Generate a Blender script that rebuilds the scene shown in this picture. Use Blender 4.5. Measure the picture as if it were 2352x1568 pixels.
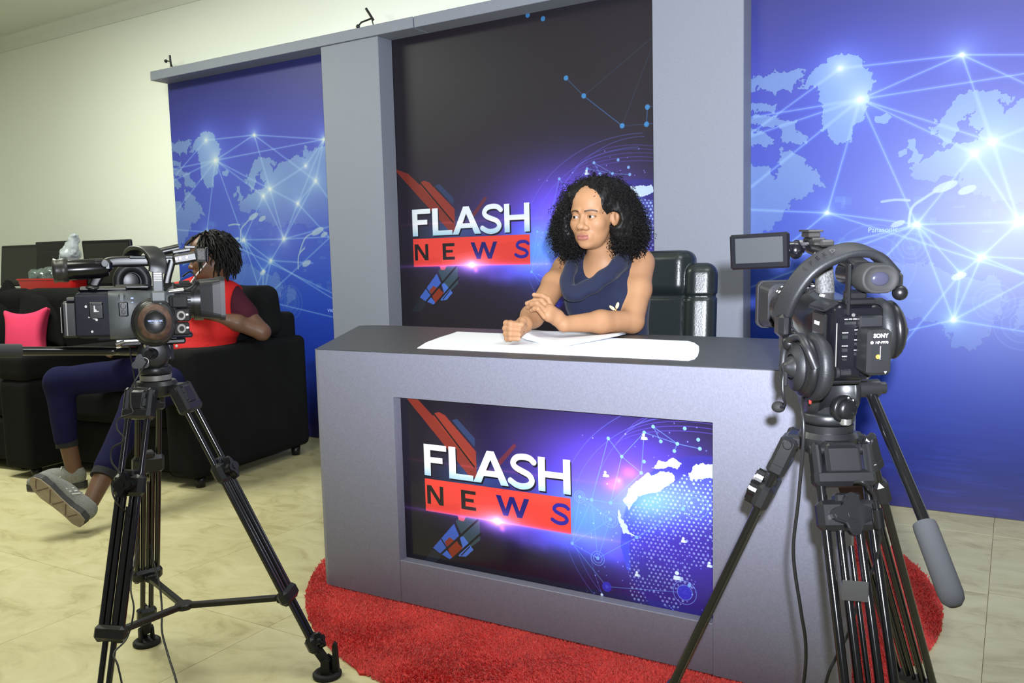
import bpy, math, random
import numpy as np
from mathutils import Vector, Matrix

# ------------------------------------------------------------------ clear, camera, world, lights
for o_ in list(bpy.data.objects): bpy.data.objects.remove(o_)
SC = bpy.context.scene
COL = SC.collection
V = Vector
PI = math.pi
R = math.radians

def basis(x, y, z):
    return Matrix((x, y, z)).transposed()

CAM_POS = V((2.3626, -3.6869, 1.0530))
_yaw, _pit, _rol = 0.5394, -0.0991, -0.0254
_fw = V((-math.sin(_yaw)*math.cos(_pit), math.cos(_yaw)*math.cos(_pit), math.sin(_pit)))
_r = _fw.cross(V((0, 0, 1))).normalized(); _u = _r.cross(_fw)
CAM_R = math.cos(_rol)*_r + math.sin(_rol)*_u
CAM_U = -math.sin(_rol)*_r + math.cos(_rol)*_u
CAM_F = _fw
cd = bpy.data.cameras.new('photo_camera'); cam = bpy.data.objects.new('photo_camera', cd); COL.objects.link(cam)
cd.sensor_width = 36.0; cd.lens = 1934.8/2352*36.0; cd.clip_start = 0.02
cam.matrix_world = Matrix.Translation(CAM_POS) @ basis(CAM_R, CAM_U, -CAM_F).to_4x4()
SC.camera = cam

wd = bpy.data.worlds.new('room_ambient'); SC.world = wd; wd.use_nodes = True
wd.node_tree.nodes['Background'].inputs[0].default_value = (0.96, 1.0, 0.95, 1)
wd.node_tree.nodes['Background'].inputs[1].default_value = 0.19

def lamp(name, kind, loc, target, power, col, **kw):
    l = bpy.data.lights.new(name, kind); l.energy = power; l.color = col
    for k, v in kw.items(): setattr(l, k, v)
    o = bpy.data.objects.new(name, l); COL.objects.link(o); o.location = loc
    o.rotation_euler = (V(target)-V(loc)).to_track_quat('-Z', 'Y').to_euler()
    return o
# the photographer's flash, just above and right of the lens, head tilted up
fl = CAM_POS + CAM_R*0.055 + CAM_U*0.10 + CAM_F*0.02
flash = lamp('camera_flash', 'SPOT', fl, fl + CAM_F*1.0 + CAM_R*0.26 + CAM_U*0.33, 820, (0.86, 0.90, 1.0),
             spot_size=R(110), spot_blend=1.0, shadow_soft_size=0.022)
flash.scale = (1.0, 0.72, 1.0)
# ceiling tube panels of the room (out of frame) and a softbox-like panel over the set
lamp('ceiling_panel_left', 'AREA', (-2.0, -1.7, 2.76), (-2.0, -1.7, 0), 80, (0.97, 1.0, 0.86), shape='RECTANGLE', size=1.2, size_y=0.6)
lamp('ceiling_panel_mid', 'AREA', (0.3, -2.9, 2.76), (0.3, -2.9, 0), 27, (1.0, 1.0, 0.84), shape='RECTANGLE', size=1.2, size_y=0.6)
lamp('ceiling_panel_right', 'AREA', (2.4, -1.9, 2.76), (2.2, -1.6, 0), 24, (0.94, 0.97, 1.0), shape='RECTANGLE', size=1.2, size_y=0.6)

SC.view_settings.view_transform = 'Standard'; SC.view_settings.look = 'None'
SC.view_settings.exposure = 0.0; SC.view_settings.gamma = 1.0; SC.view_settings.use_curve_mapping = False
SC.cycles.max_bounces = 8

# ------------------------------------------------------------------ helpers: materials
def lin(c):
    return tuple((x/255/12.92 if x/255 <= 0.04045 else ((x/255+0.055)/1.055)**2.4) for x in c)
def mat(name, col, rough=0.5, metal=0.0, spec=0.5, bump=None, var=None, sheen=0, coat=0, attr=False, emit=None):
    """col: linear rgb; bump=(scale, strength, dist); var=(scale, amount) mottles the colour; attr: colour attribute 'Col' instead of col"""
    m = bpy.data.materials.new(name); m.use_nodes = True
    nt = m.node_tree; b = nt.nodes['Principled BSDF']
    b.inputs['Base Color'].default_value = (*col, 1); b.inputs['Roughness'].default_value = rough
    b.inputs['Metallic'].default_value = metal; b.inputs['Specular IOR Level'].default_value = spec
    if sheen: b.inputs['Sheen Weight'].default_value = sheen
    if coat: b.inputs['Coat Weight'].default_value = coat; b.inputs['Coat Roughness'].default_value = 0.1
    if emit: b.inputs['Emission Color'].default_value = (*emit[0], 1); b.inputs['Emission Strength'].default_value = emit[1]
    tc = nt.nodes.new('ShaderNodeTexCoord')
    src = None
    if attr:
        a = nt.nodes.new('ShaderNodeAttribute'); a.attribute_name = 'Col'; src = a.outputs['Color']
        nt.links.new(src, b.inputs['Base Color'])
    if var:
        n = nt.nodes.new('ShaderNodeTexNoise'); n.inputs['Scale'].default_value = var[0]; n.inputs['Detail'].default_value = 5
        nt.links.new(tc.outputs['Object'], n.inputs['Vector'])
        mr = nt.nodes.new('ShaderNodeMapRange'); mr.inputs[1].default_value = 0.19; mr.inputs[2].default_value = 0.75
        mr.inputs[3].default_value = 1-var[1]; mr.inputs[4].default_value = 1+var[1]
        nt.links.new(n.outputs['Fac'], mr.inputs[0])
        mx = nt.nodes.new('ShaderNodeMix'); mx.data_type = 'RGBA'; mx.blend_type = 'MULTIPLY'; mx.inputs[0].default_value = 1
        if src: nt.links.new(src, mx.inputs[6])
        else: mx.inputs[6].default_value = (*col, 1)
        nt.links.new(mr.outputs[0], mx.inputs[7]); nt.links.new(mx.outputs[2], b.inputs['Base Color'])
    if bump:
        n = nt.nodes.new('ShaderNodeTexNoise'); n.inputs['Scale'].default_value = bump[0]; n.inputs['Detail'].default_value = 4
        mp = nt.nodes.new('ShaderNodeMapping'); mp.inputs['Scale'].default_value = bump[3] if len(bump) > 3 else (1, 1, 1)
        nt.links.new(tc.outputs['Object'], mp.inputs[0]); nt.links.new(mp.outputs[0], n.inputs['Vector'])
        bp = nt.nodes.new('ShaderNodeBump'); bp.inputs['Strength'].default_value = bump[1]; bp.inputs['Distance'].default_value = bump[2]
        nt.links.new(n.outputs['Fac'], bp.inputs['Height']); nt.links.new(bp.outputs[0], b.inputs['Normal'])
    return m

# ------------------------------------------------------------------ helpers: meshes
class MB:
    def __init__(s): s.v = []; s.f = []; s.sm = []
    def add(s, vs, fs, smooth=False):
        o = len(s.v); s.v += [tuple(x) for x in vs]; s.f += [tuple(i+o for i in f) for f in fs]; s.sm += [smooth]*len(fs); return s
    def box(s, c, size, bev=0.0, rot=None):
        h = [x/2 for x in size]; b = min(bev, min(h)*0.98); c = V(c)
        if b <= 0:
            vs = [V((x*h[0], y*h[1], z*h[2])) for x in (-1, 1) for y in (-1, 1) for z in (-1, 1)]
            fs = [(0, 1, 3, 2), (4, 6, 7, 5), (0, 4, 5, 1), (2, 3, 7, 6), (0, 2, 6, 4), (1, 5, 7, 3)]
        else:
            vs = []; idx = {}
            for x in (-1, 1):
                for y in (-1, 1):
                    for z in (-1, 1):
                        for a in range(3):
                            p = [x*(h[0]-b), y*(h[1]-b), z*(h[2]-b)]; p[a] = (x, y, z)[a]*h[a]
                            idx[(x, y, z, a)] = len(vs); vs.append(V(p))
            fs = []
            for a in range(3):
                o1, o2 = (a+1) % 3, (a+2) % 3
                for sg in (-1, 1):
                    q = []
                    for e1, e2 in ((-1, -1), (1, -1), (1, 1), (-1, 1)):
                        t = [0, 0, 0]; t[a] = sg; t[o1] = e1; t[o2] = e2; q.append(idx[(*t, a)])
                    fs.append(tuple(q))
                for e1 in (-1, 1):
                    for e2 in (-1, 1):
                        q = []
                        for sg, ax in ((-1, o1), (1, o1), (1, o2), (-1, o2)):
                            t = [0, 0, 0]; t[a] = sg; t[o1] = e1; t[o2] = e2; q.append(idx[(*t, ax)])
                        fs.append(tuple(q))
            for x in (-1, 1):
                for y in (-1, 1):
                    for z in (-1, 1): fs.append(tuple(idx[(x, y, z, a)] for a in range(3)))
        out = []
        for f in fs:
            n = (vs[f[1]]-vs[f[0]]).cross(vs[f[2]]-vs[f[0]]); cc = sum((vs[i] for i in f), V((0, 0, 0)))
            out.append(f if n.dot(cc) > 0 else f[::-1])
        if rot is not None: vs = [rot @ v for v in vs]
        return s.add([v+c for v in vs], out)
    def tube(s, pts, r, n=10, caps=True, closed=False):
        pts = [V(p) for p in pts]; m = len(pts)
        rs = r if isinstance(r, (list, tuple)) else [r]*m
        def tan(i):
            a = pts[(i-1) % m] if closed or i > 0 else pts[i]; b = pts[(i+1) % m] if closed or i < m-1 else pts[i]
            return (b-a).normalized()
        t0 = tan(0); nrm = t0.orthogonal().normalized(); rings = []
        for i in range(m):
            t = tan(i); nrm = (nrm-t*nrm.dot(t)).normalized(); bi = t.cross(nrm)
            rings.append([pts[i]+(nrm*math.cos(2*PI*k/n)+bi*math.sin(2*PI*k/n))*rs[i] for k in range(n)])
        vs = [v for rg in rings for v in rg]; fs = []
        for i in range(m if closed else m-1):
            j = (i+1) % m
            for k in range(n): fs.append((i*n+k, i*n+(k+1) % n, j*n+(k+1) % n, j*n+k))
        s.add(vs, fs, True)
        if caps and not closed: s.add(rings[0], [tuple(range(n))[::-1]]); s.add(rings[-1], [tuple(range(n))])
        return s
    def lathe(s, prof, o, ax, n=24, smooth=True, up=None):
        """prof: list of (radius, height) along ax; sharp profile corners repeat the point"""
        ax = V(ax).normalized(); u = (V(up)-ax*V(up).dot(ax)).normalized() if up is not None else ax.orthogonal().normalized(); w = ax.cross(u); o = V(o)
        vs = []; fs = []
        for r_, h in prof:
            for k in range(n): vs.append(o+ax*h+(u*math.cos(2*PI*k/n)+w*math.sin(2*PI*k/n))*max(r_, 1e-5))
        for i in range(len(prof)-1):
            if prof[i] == prof[i+1]: continue
            for k in range(n): fs.append((i*n+k, i*n+(k+1) % n, (i+1)*n+(k+1) % n, (i+1)*n+k))
        return s.add(vs, fs, smooth)
    def disc(s, o, ax, r, h, n=20, bev=0.0):
        """closed cylinder from o along ax"""
        b = bev
        pr = [(0, 0), (r-b, 0), (r-b, 0), (r, b), (r, b), (r, h-b), (r, h-b), (r-b, h), (r-b, h), (0, h)] if b else [(0, 0), (r, 0), (r, 0), (r, h), (r, h), (0, h)]
        return s.lathe(pr, o, ax, n)
    def prism(s, poly, o, ux, uy, h):
        o = V(o); ux = V(ux); uy = V(uy); uz = ux.cross(uy).normalized()
        a = sum(poly[i][0]*poly[(i+1) % len(poly)][1]-poly[(i+1) % len(poly)][0]*poly[i][1] for i in range(len(poly)))
        if a < 0: poly = poly[::-1]
        if h < 0: o = o+uz*h; h = -h
        n = len(poly); A = [o+ux*x+uy*y for x, y in poly]; B = [p+uz*h for p in A]
        s.add(A, [tuple(range(n))[::-1]]); s.add(B, [tuple(range(n))])
        return s.add(A+B, [(i, (i+1) % n, n+(i+1) % n, n+i) for i in range(n)])
    def loft(s, rings, smooth=True, caps=True):
        n = len(rings[0]); vs = [v for r_ in rings for v in r_]
        fs = [(i*n+k, i*n+(k+1) % n, (i+1)*n+(k+1) % n, (i+1)*n+k) for i in range(len(rings)-1) for k in range(n)]
        s.add(vs, fs, smooth)
        if caps: s.add(rings[0], [tuple(range(n))[::-1]]); s.add(rings[-1], [tuple(range(n))])
        return s
    def sweep(s, pts, prof, up, scale=None, caps=True, smooth=True):
        """profile points (a along side, b along up-ish) swept along pts"""
        pts = [V(p) for p in pts]; m = len(pts); rings = []
        for i in range(m):
            t = (pts[min(i+1, m-1)]-pts[max(i-1, 0)]).normalized()
            uu = up[i] if isinstance(up, list) else V(up)
            sd = t.cross(uu).normalized(); nn = sd.cross(t); k = scale[i] if scale else 1
            rings.append([pts[i]+sd*a*k+nn*b*k for a, b in prof[::-1]])
        return s.loft(rings, smooth, caps)
    def ell(s, c, r_, n=16, m=10, rot=None):
        c = V(c); r_ = (r_,)*3 if not isinstance(r_, (tuple, list)) else r_
        vs = []; fs = []
        for i in range(m+1):
            th = PI*i/m
            for k in range(n):
                ph = 2*PI*k/n; p = V((r_[0]*math.sin(th)*math.cos(ph), r_[1]*math.sin(th)*math.sin(ph), r_[2]*math.cos(th)))
                vs.append(c+(rot @ p if rot is not None else p))
        for i in range(m):
            for k in range(n): fs.append((i*n+k, (i+1)*n+k, (i+1)*n+(k+1) % n, i*n+(k+1) % n))
        return s.add(vs, fs, True)
    def mesh(s, name, mt):
        me = bpy.data.meshes.new(name); me.from_pydata(s.v, [], s.f)
        me.polygons.foreach_set('use_smooth', s.sm); me.materials.append(mt); me.update(); return me

def rrect(w, h, r, n=4):
    """rounded rectangle outline (counter-clockwise)"""
    out = []
    for cx, cy, a0 in ((w/2-r, h/2-r, 0), (-w/2+r, h/2-r, 90), (-w/2+r, -h/2+r, 180), (w/2-r, -h/2+r, 270)):
        for k in range(n+1): a = R(a0+90*k/n); out.append((cx+r*math.cos(a), cy+r*math.sin(a)))
    return out
def circ(r, n=24, ry=None): return [(r*math.cos(2*PI*k/n), (ry or r)*math.sin(2*PI*k/n)) for k in range(n)]
def cat(pts, k=6, closed=False):
    """Catmull-Rom through pts"""
    P = [V(p) for p in pts]; n = len(P); out = []
    for i in range(n if closed else n-1):
        g = (lambda j: P[j % n]) if closed else (lambda j: P[max(0, min(n-1, j))])
        a, b, c, d = g(i-1), g(i), g(i+1), g(i+2)
        for t in range(k):
            t /= k; out.append(0.5*(2*b+(c-a)*t+(2*a-5*b+4*c-d)*t*t+(3*b-a-3*c+d)*t**3))
    if not closed: out.append(P[-1])
    return out

def link(name, me, parent=None):
    o = bpy.data.objects.new(name, me); COL.objects.link(o)
    if parent is not None: o.parent = parent
    return o
def ob(name, mb, mt, parent=None, label=None, kind=None):
    o = link(name, mb.mesh(name, mt), parent)
    if label: o['label'] = label
    if kind: o['kind'] = kind
    return o
def tag(o, label, category, group=None):
    o['label'] = label; o['category'] = category
    if group: o['group'] = group
    return o
def thing(name, label, category, loc=(0, 0, 0), rot=None, group=None):
    o = link(name, None); o.location = loc; o.empty_display_size = 0.05
    if rot is not None: o.rotation_euler = rot.to_euler() if isinstance(rot, Matrix) else rot
    return tag(o, label, category, group)
def text(name, s, size, mt, parent, o, ux, uy, h=0.0004, align='LEFT', offset=0.0):
    """printed lettering: thin mesh from the built-in font"""
    cu = bpy.data.curves.new(name, 'FONT'); cu.body = s; cu.size = size; cu.align_x = align; cu.extrude = h; cu.resolution_u = 3; cu.offset = offset
    t = bpy.data.objects.new(name, cu); COL.objects.link(t)
    me = bpy.data.meshes.new_from_object(t.evaluated_get(bpy.context.evaluated_depsgraph_get()))
    bpy.data.objects.remove(t); bpy.data.curves.remove(cu)
    ux = V(ux).normalized(); uy = V(uy).normalized(); me.transform(Matrix.Translation(V(o)) @ basis(ux, uy, ux.cross(uy)).to_4x4())
    me.materials.clear(); me.materials.append(mt)
    return link(name, me, parent)

# ------------------------------------------------------------------ helpers: smooth bodies from distance fields
F32 = np.float32
def A(*x): return np.array(x, F32)
def cap(a, b, ra, rb=None):
    a = A(*a); b = A(*b); rb = ra if rb is None else rb; ba = b-a; L2 = float(ba@ba)
    def f(P):
        pa = P-a; h = np.clip((pa@ba)/L2, 0, 1); return np.linalg.norm(pa-h[:, None]*ba, axis=1)-(ra+(rb-ra)*h)
    return f
def chain(pts, rs, k=0.0):
    fs = [cap(pts[i], pts[i+1], rs[i], rs[i+1]) for i in range(len(pts)-1)]
    def f(P):
        d = fs[0](P)
        for g in fs[1:]: d = smin(d, g(P), k) if k else np.minimum(d, g(P))
        return d
    return f
def ell(c, r_, rot=None):
    c = A(*c); r_ = A(*r_); M = None if rot is None else np.array(rot, F32)
    def f(P):
        q = P-c
        if M is not None: q = q@M
        k0 = np.linalg.norm(q/r_, axis=1); k1 = np.linalg.norm(q/(r_*r_), axis=1)+1e-9; return k0*(k0-1)/k1
    return f
def rbox(c, hs, rad, rot=None):
    c = A(*c); hs = A(*hs)-rad; M = None if rot is None else np.array(rot, F32)
    def f(P):
        q = P-c
        if M is not None: q = q@M
        q = np.abs(q)-hs; return np.linalg.norm(np.maximum(q, 0), axis=1)+np.minimum(q.max(axis=1), 0)-rad
    return f
def smin(a, b, k):
    h = np.clip(0.5+0.5*(b-a)/k, 0, 1); return b+(a-b)*h-k*h*(1-h)
def smax(a, b, k): return -smin(-a, -b, k)
def union(items):
    """items: (field, blend k)"""
    def f(P):
        d = None
        for g, k in items:
            e = g(P); d = e if d is None else (smin(d, e, k) if k > 0 else np.minimum(d, e))
        return d
    return f
def sdf(fn, lo, hi, h, blk=6):
    """surface-net mesh of fn = 0 on a grid of step h (only blocks near the surface are sampled)"""
    lo = A(*lo); n = (np.ceil((A(*hi)-lo)/h/blk).astype(int)+1)*blk
    nb = n//blk
    g = np.stack(np.meshgrid(*[np.arange(k) for k in nb], indexing='ij'), -1).reshape(-1, 3)
    d = fn((lo+(g*blk+blk/2)*h).astype(F32)); act = g[np.abs(d) < blk*h*1.75]
    D = np.full(n+1, 1.0, F32)
    # inside blocks far from the surface
    for b in g[d <= -blk*h*1.75]: D[b[0]*blk:b[0]*blk+blk+1, b[1]*blk:b[1]*blk+blk+1, b[2]*blk:b[2]*blk+blk+1] = -1
    q = np.stack(np.meshgrid(*[np.arange(blk+1)]*3, indexing='ij'), -1).reshape(-1, 3)
    idx = (act[:, None, :]*blk+q[None]).reshape(-1, 3)
    flat = np.unique((idx[:, 0]*(n[1]+1)+idx[:, 1])*(n[2]+1)+idx[:, 2])
    I = flat//((n[1]+1)*(n[2]+1)); J = (flat//(n[2]+1)) % (n[1]+1); K = flat % (n[2]+1)
    P = lo+np.stack([I, J, K], 1).astype(F32)*h
    for s0 in range(0, len(P), 200000): D.reshape(-1)[flat[s0:s0+200000]] = fn(P[s0:s0+200000])
    S = D < 0
    cells = np.zeros(n, bool); acc = np.zeros(n, np.uint8)
    for a in (0, 1):
        for b in (0, 1):
            for c in (0, 1): acc += S[a:n[0]+a, b:n[1]+b, c:n[2]+c]
    cells = (acc > 0) & (acc < 8); cid = np.full(n, -1, np.int64); ci = np.argwhere(cells); cid[cells] = np.arange(len(ci))
    sm = np.zeros((len(ci), 3), F32); ct = np.zeros(len(ci), F32)
    for ax in range(3):
        o1, o2 = [x for x in range(3) if x != ax]
        for e1 in (0, 1):
            for e2 in (0, 1):
                p0 = ci.copy(); p0[:, o1] += e1; p0[:, o2] += e2; p1 = p0.copy(); p1[:, ax] += 1
                d0 = D[p0[:, 0], p0[:, 1], p0[:, 2]]; d1 = D[p1[:, 0], p1[:, 1], p1[:, 2]]; m = (d0 < 0) != (d1 < 0)
                t = np.where(m, d0/np.where(m, d0-d1, 1), 0); pt = p0.astype(F32); pt[:, ax] += t
                sm += pt*m[:, None]; ct += m
    vs = lo+sm/ct[:, None]*h
    F = []
    for ax in range(3):
        o1, o2 = (ax+1) % 3, (ax+2) % 3
        sl0 = [slice(1, None)]*3; s1 = [slice(0, n[i]) for i in range(3)]; s2 = list(s1); s2[ax] = slice(1, n[ax]+1)
        a = S[tuple(s1)]; b = S[tuple(s2)]
        e = np.argwhere(a != b); e = e[(e[:, o1] > 0) & (e[:, o2] > 0)]
        inside = a[e[:, 0], e[:, 1], e[:, 2]]
        def cc(d1, d2):
            t = e.copy(); t[:, o1] -= d1; t[:, o2] -= d2; return cid[t[:, 0], t[:, 1], t[:, 2]]
        quad = np.stack([cc(1, 1), cc(0, 1), cc(0, 0), cc(1, 0)], 1)
        quad[~inside] = quad[~inside][:, ::-1]; F.append(quad)
    F = np.concatenate(F); F = F[(F >= 0).all(1)]
    for _ in range(2):       # pull the vertices onto the surface
        eps = h*0.3; d = fn(vs.astype(F32))
        gr = np.stack([fn((vs+A(*[eps if i == j else 0 for j in range(3)])).astype(F32))-d for i in range(3)], 1)/eps
        vs = vs-np.clip(d, -h, h)[:, None]*gr/np.maximum((gr**2).sum(1), 0.3)[:, None]
    return vs, F
def npmesh(name, vs, fs, mt, parent=None, col=None, smooth=True, kind=None, label=None):
    me = bpy.data.meshes.new(name); fs = np.asarray(fs); k = fs.shape[1]
    me.from_pydata(np.asarray(vs, F32), [], fs.tolist()); me.polygons.foreach_set('use_smooth', np.full(len(fs), smooth))
    me.materials.append(mt); me.update()
    if col is not None:
        at = me.color_attributes.new('Col', 'FLOAT_COLOR', 'POINT'); c = np.ones((len(vs), 4), F32); c[:, :3] = col; at.data.foreach_set('color', c.ravel())
    o = link(name, me, parent)
    if kind: o['kind'] = kind
    if label: o['label'] = label
    return o
def noise3(P, s, seed=0):
    """cheap smooth value noise in [-1,1] for numpy points"""
    q = np.asarray(P, F32)*s+seed*17.3; i = np.floor(q).astype(np.int64); f = q-i; f = f*f*(3-2*f); out = 0
    def hsh(a, b, c):
        x = (a*374761393+b*668265263+c*2147483647*3) & 0xffffffff; x = ((x ^ (x >> 13))*1274126177) & 0xffffffff; return ((x ^ (x >> 16)) & 0xffff)/32767.5-1
    for a in (0, 1):
        for b in (0, 1):
            for c in (0, 1):
                w = (f[:, 0] if a else 1-f[:, 0])*(f[:, 1] if b else 1-f[:, 1])*(f[:, 2] if c else 1-f[:, 2])
                out = out+w*hsh(i[:, 0]+a, i[:, 1]+b, i[:, 2]+c)
    return out
# ------------------------------------------------------------------ helpers: flat prints (drawn in metres, kept in memory)
class Print:
    def __init__(s, x0, z0, w, h, px):
        s.x0, s.z0, s.w, s.h, s.px = x0, z0, w, h, px; s.nx = int(w/px); s.nz = int(h/px)
        s.im = np.zeros((s.nz, s.nx, 3), F32)
        s.xs = x0+(np.arange(s.nx)+.5)*w/s.nx; s.zs = z0+(np.arange(s.nz)+.5)*h/s.nz
    def win(s, xa, xb, za, zb):
        i0, i1 = np.searchsorted(s.xs, [xa, xb]); j0, j1 = np.searchsorted(s.zs, [za, zb])
        return slice(j0, j1), slice(i0, i1), s.xs[None, i0:i1], s.zs[j0:j1, None]
    def paint(s, sl, a, c, add=False):
        if a.size == 0: return
        c = np.asarray(c, F32)/255; im = s.im[sl[0], sl[1]]; a = a[..., None]
        s.im[sl[0], sl[1]] = im+a*c if add else im*(1-a)+a*c
    def rows(s, stops):
        z = [q[0] for q in stops]
        for k in range(3): s.im[..., k] = np.interp(s.zs, z, [q[1][k]/255 for q in stops])[:, None]
    def glow(s, x, z, r, c, amp=1.0, pw=2.0, sx=1.0):
        w = s.win(x-4*r*sx, x+4*r*sx, z-4*r, z+4*r); d = np.sqrt(((w[2]-x)/sx)**2+(w[3]-z)**2)/r
        s.paint(w, amp*np.exp(-d**pw), c, True)
    def star(s, x, z, r, c, amp=1.0):
        w = s.win(x-8*r, x+8*r, z-8*r, z+8*r); d = np.sqrt((w[2]-x)**2+(w[3]-z)**2)/r
        s.paint(w, amp/(1+d**2)*np.clip(1-d/8, 0, 1), c, True)
    def seg(s, p, q, wd, c, a=1.0, add=False, soft=0.7):
        m = wd*3; w = s.win(min(p[0], q[0])-m, max(p[0], q[0])+m, min(p[1], q[1])-m, max(p[1], q[1])+m)
        dx, dz = q[0]-p[0], q[1]-p[1]; L = dx*dx+dz*dz+1e-12
        t = np.clip(((w[2]-p[0])*dx+(w[3]-p[1])*dz)/L, 0, 1); d = np.sqrt((w[2]-p[0]-t*dx)**2+(w[3]-p[1]-t*dz)**2)
        s.paint(w, a*np.clip((wd/2-d)/(s.px*soft*2)+.5, 0, 1), c, add)
    def path(s, pts, wd, c, a=1.0, add=False):
        m = wd*2; xs = [p[0] for p in pts]; zs = [p[1] for p in pts]; w = s.win(min(xs)-m, max(xs)+m, min(zs)-m, max(zs)+m); d = None
        for p, q in zip(pts, pts[1:]):
            dx, dz = q[0]-p[0], q[1]-p[1]; L = dx*dx+dz*dz+1e-12
            t = np.clip(((w[2]-p[0])*dx+(w[3]-p[1])*dz)/L, 0, 1); e = np.sqrt((w[2]-p[0]-t*dx)**2+(w[3]-p[1]-t*dz)**2); d = e if d is None else np.minimum(d, e)
        s.paint(w, a*np.clip((wd/2-d)/(s.px*1.4)+.5, 0, 1), c, add)
    def ring(s, x, z, r, wd, c, a=1.0, fill=None):
        w = s.win(x-r-wd*2, x+r+wd*2, z-r-wd*2, z+r+wd*2); d = np.sqrt((w[2]-x)**2+(w[3]-z)**2)
        if fill: s.paint(w, fill[1]*np.clip((r-d)/s.px+.5, 0, 1), fill[0])
        s.paint(w, a*np.clip((wd/2-abs(d-r))/s.px+.5, 0, 1), c)
    def mask(s, pts, warp=0.0, seed=0, sc=60):
        xs = [p[0] for p in pts]; zs = [p[1] for p in pts]; w = s.win(min(xs)-.02, max(xs)+.02, min(zs)-.02, max(zs)+.02)
        X, Z = np.broadcast_arrays(w[2], w[3]); X = X.astype(F32).copy(); Z = Z.astype(F32).copy()
        if warp:
            P = np.stack([X.ravel(), Z.ravel(), 0*X.ravel()], 1)
            for f, k in ((sc, 1), (sc*2.3, .6), (sc*5, .35)):
                X += (warp*k*noise3(P, f, seed)).reshape(X.shape); Z += (warp*k*noise3(P, f, seed+5)).reshape(X.shape)
        m = np.zeros(X.shape, bool)
        for p, q in zip(pts, pts[1:]+pts[:1]):
            if p[1] == q[1]: continue
            m ^= ((Z > p[1]) != (Z > q[1])) & (X < (q[0]-p[0])*(Z-p[1])/(q[1]-p[1])+p[0])
        return w, m.astype(F32)
    def poly(s, pts, c, a=1.0, add=False, **k):
        w, m = s.mask(pts, **k); s.paint(w, m*a, c, add); return w, m
    def material(s, name, rough=0.35, x0=None, w=None, z0=None, h=None, gain=1.0, spec=0.5):
        """image of the print on a surface in the world XZ plane (object space = world)"""
        im = bpy.data.images.new(name, s.nx, s.nz); px = np.ones((s.nz, s.nx, 4), F32); px[..., :3] = np.clip(s.im*gain, 0, 1)
        im.pixels.foreach_set(px.ravel()); im.update()
        try: im.pack()
        except Exception: pass
        m = mat(name, (0, 0, 0), rough=rough, spec=spec); nt = m.node_tree; b = nt.nodes['Principled BSDF']
        tc = nt.nodes.new('ShaderNodeTexCoord'); se = nt.nodes.new('ShaderNodeSeparateXYZ'); co = nt.nodes.new('ShaderNodeCombineXYZ'); tx = nt.nodes.new('ShaderNodeTexImage')
        tx.image = im; tx.extension = 'EXTEND'; nt.links.new(tc.outputs['Object'], se.inputs[0])
        for ax, a0, ln, dst in (('X', x0 if x0 is not None else s.x0, w or s.w, 0), ('Z', z0 if z0 is not None else s.z0, h or s.h, 1)):
            mr = nt.nodes.new('ShaderNodeMapRange'); mr.clamp = False; mr.inputs[1].default_value = a0; mr.inputs[2].default_value = a0+ln
            nt.links.new(se.outputs[ax], mr.inputs[0]); nt.links.new(mr.outputs[0], co.inputs[dst])
        nt.links.new(co.outputs[0], tx.inputs[0]); nt.links.new(tx.outputs[0], b.inputs['Base Color']); return m

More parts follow.
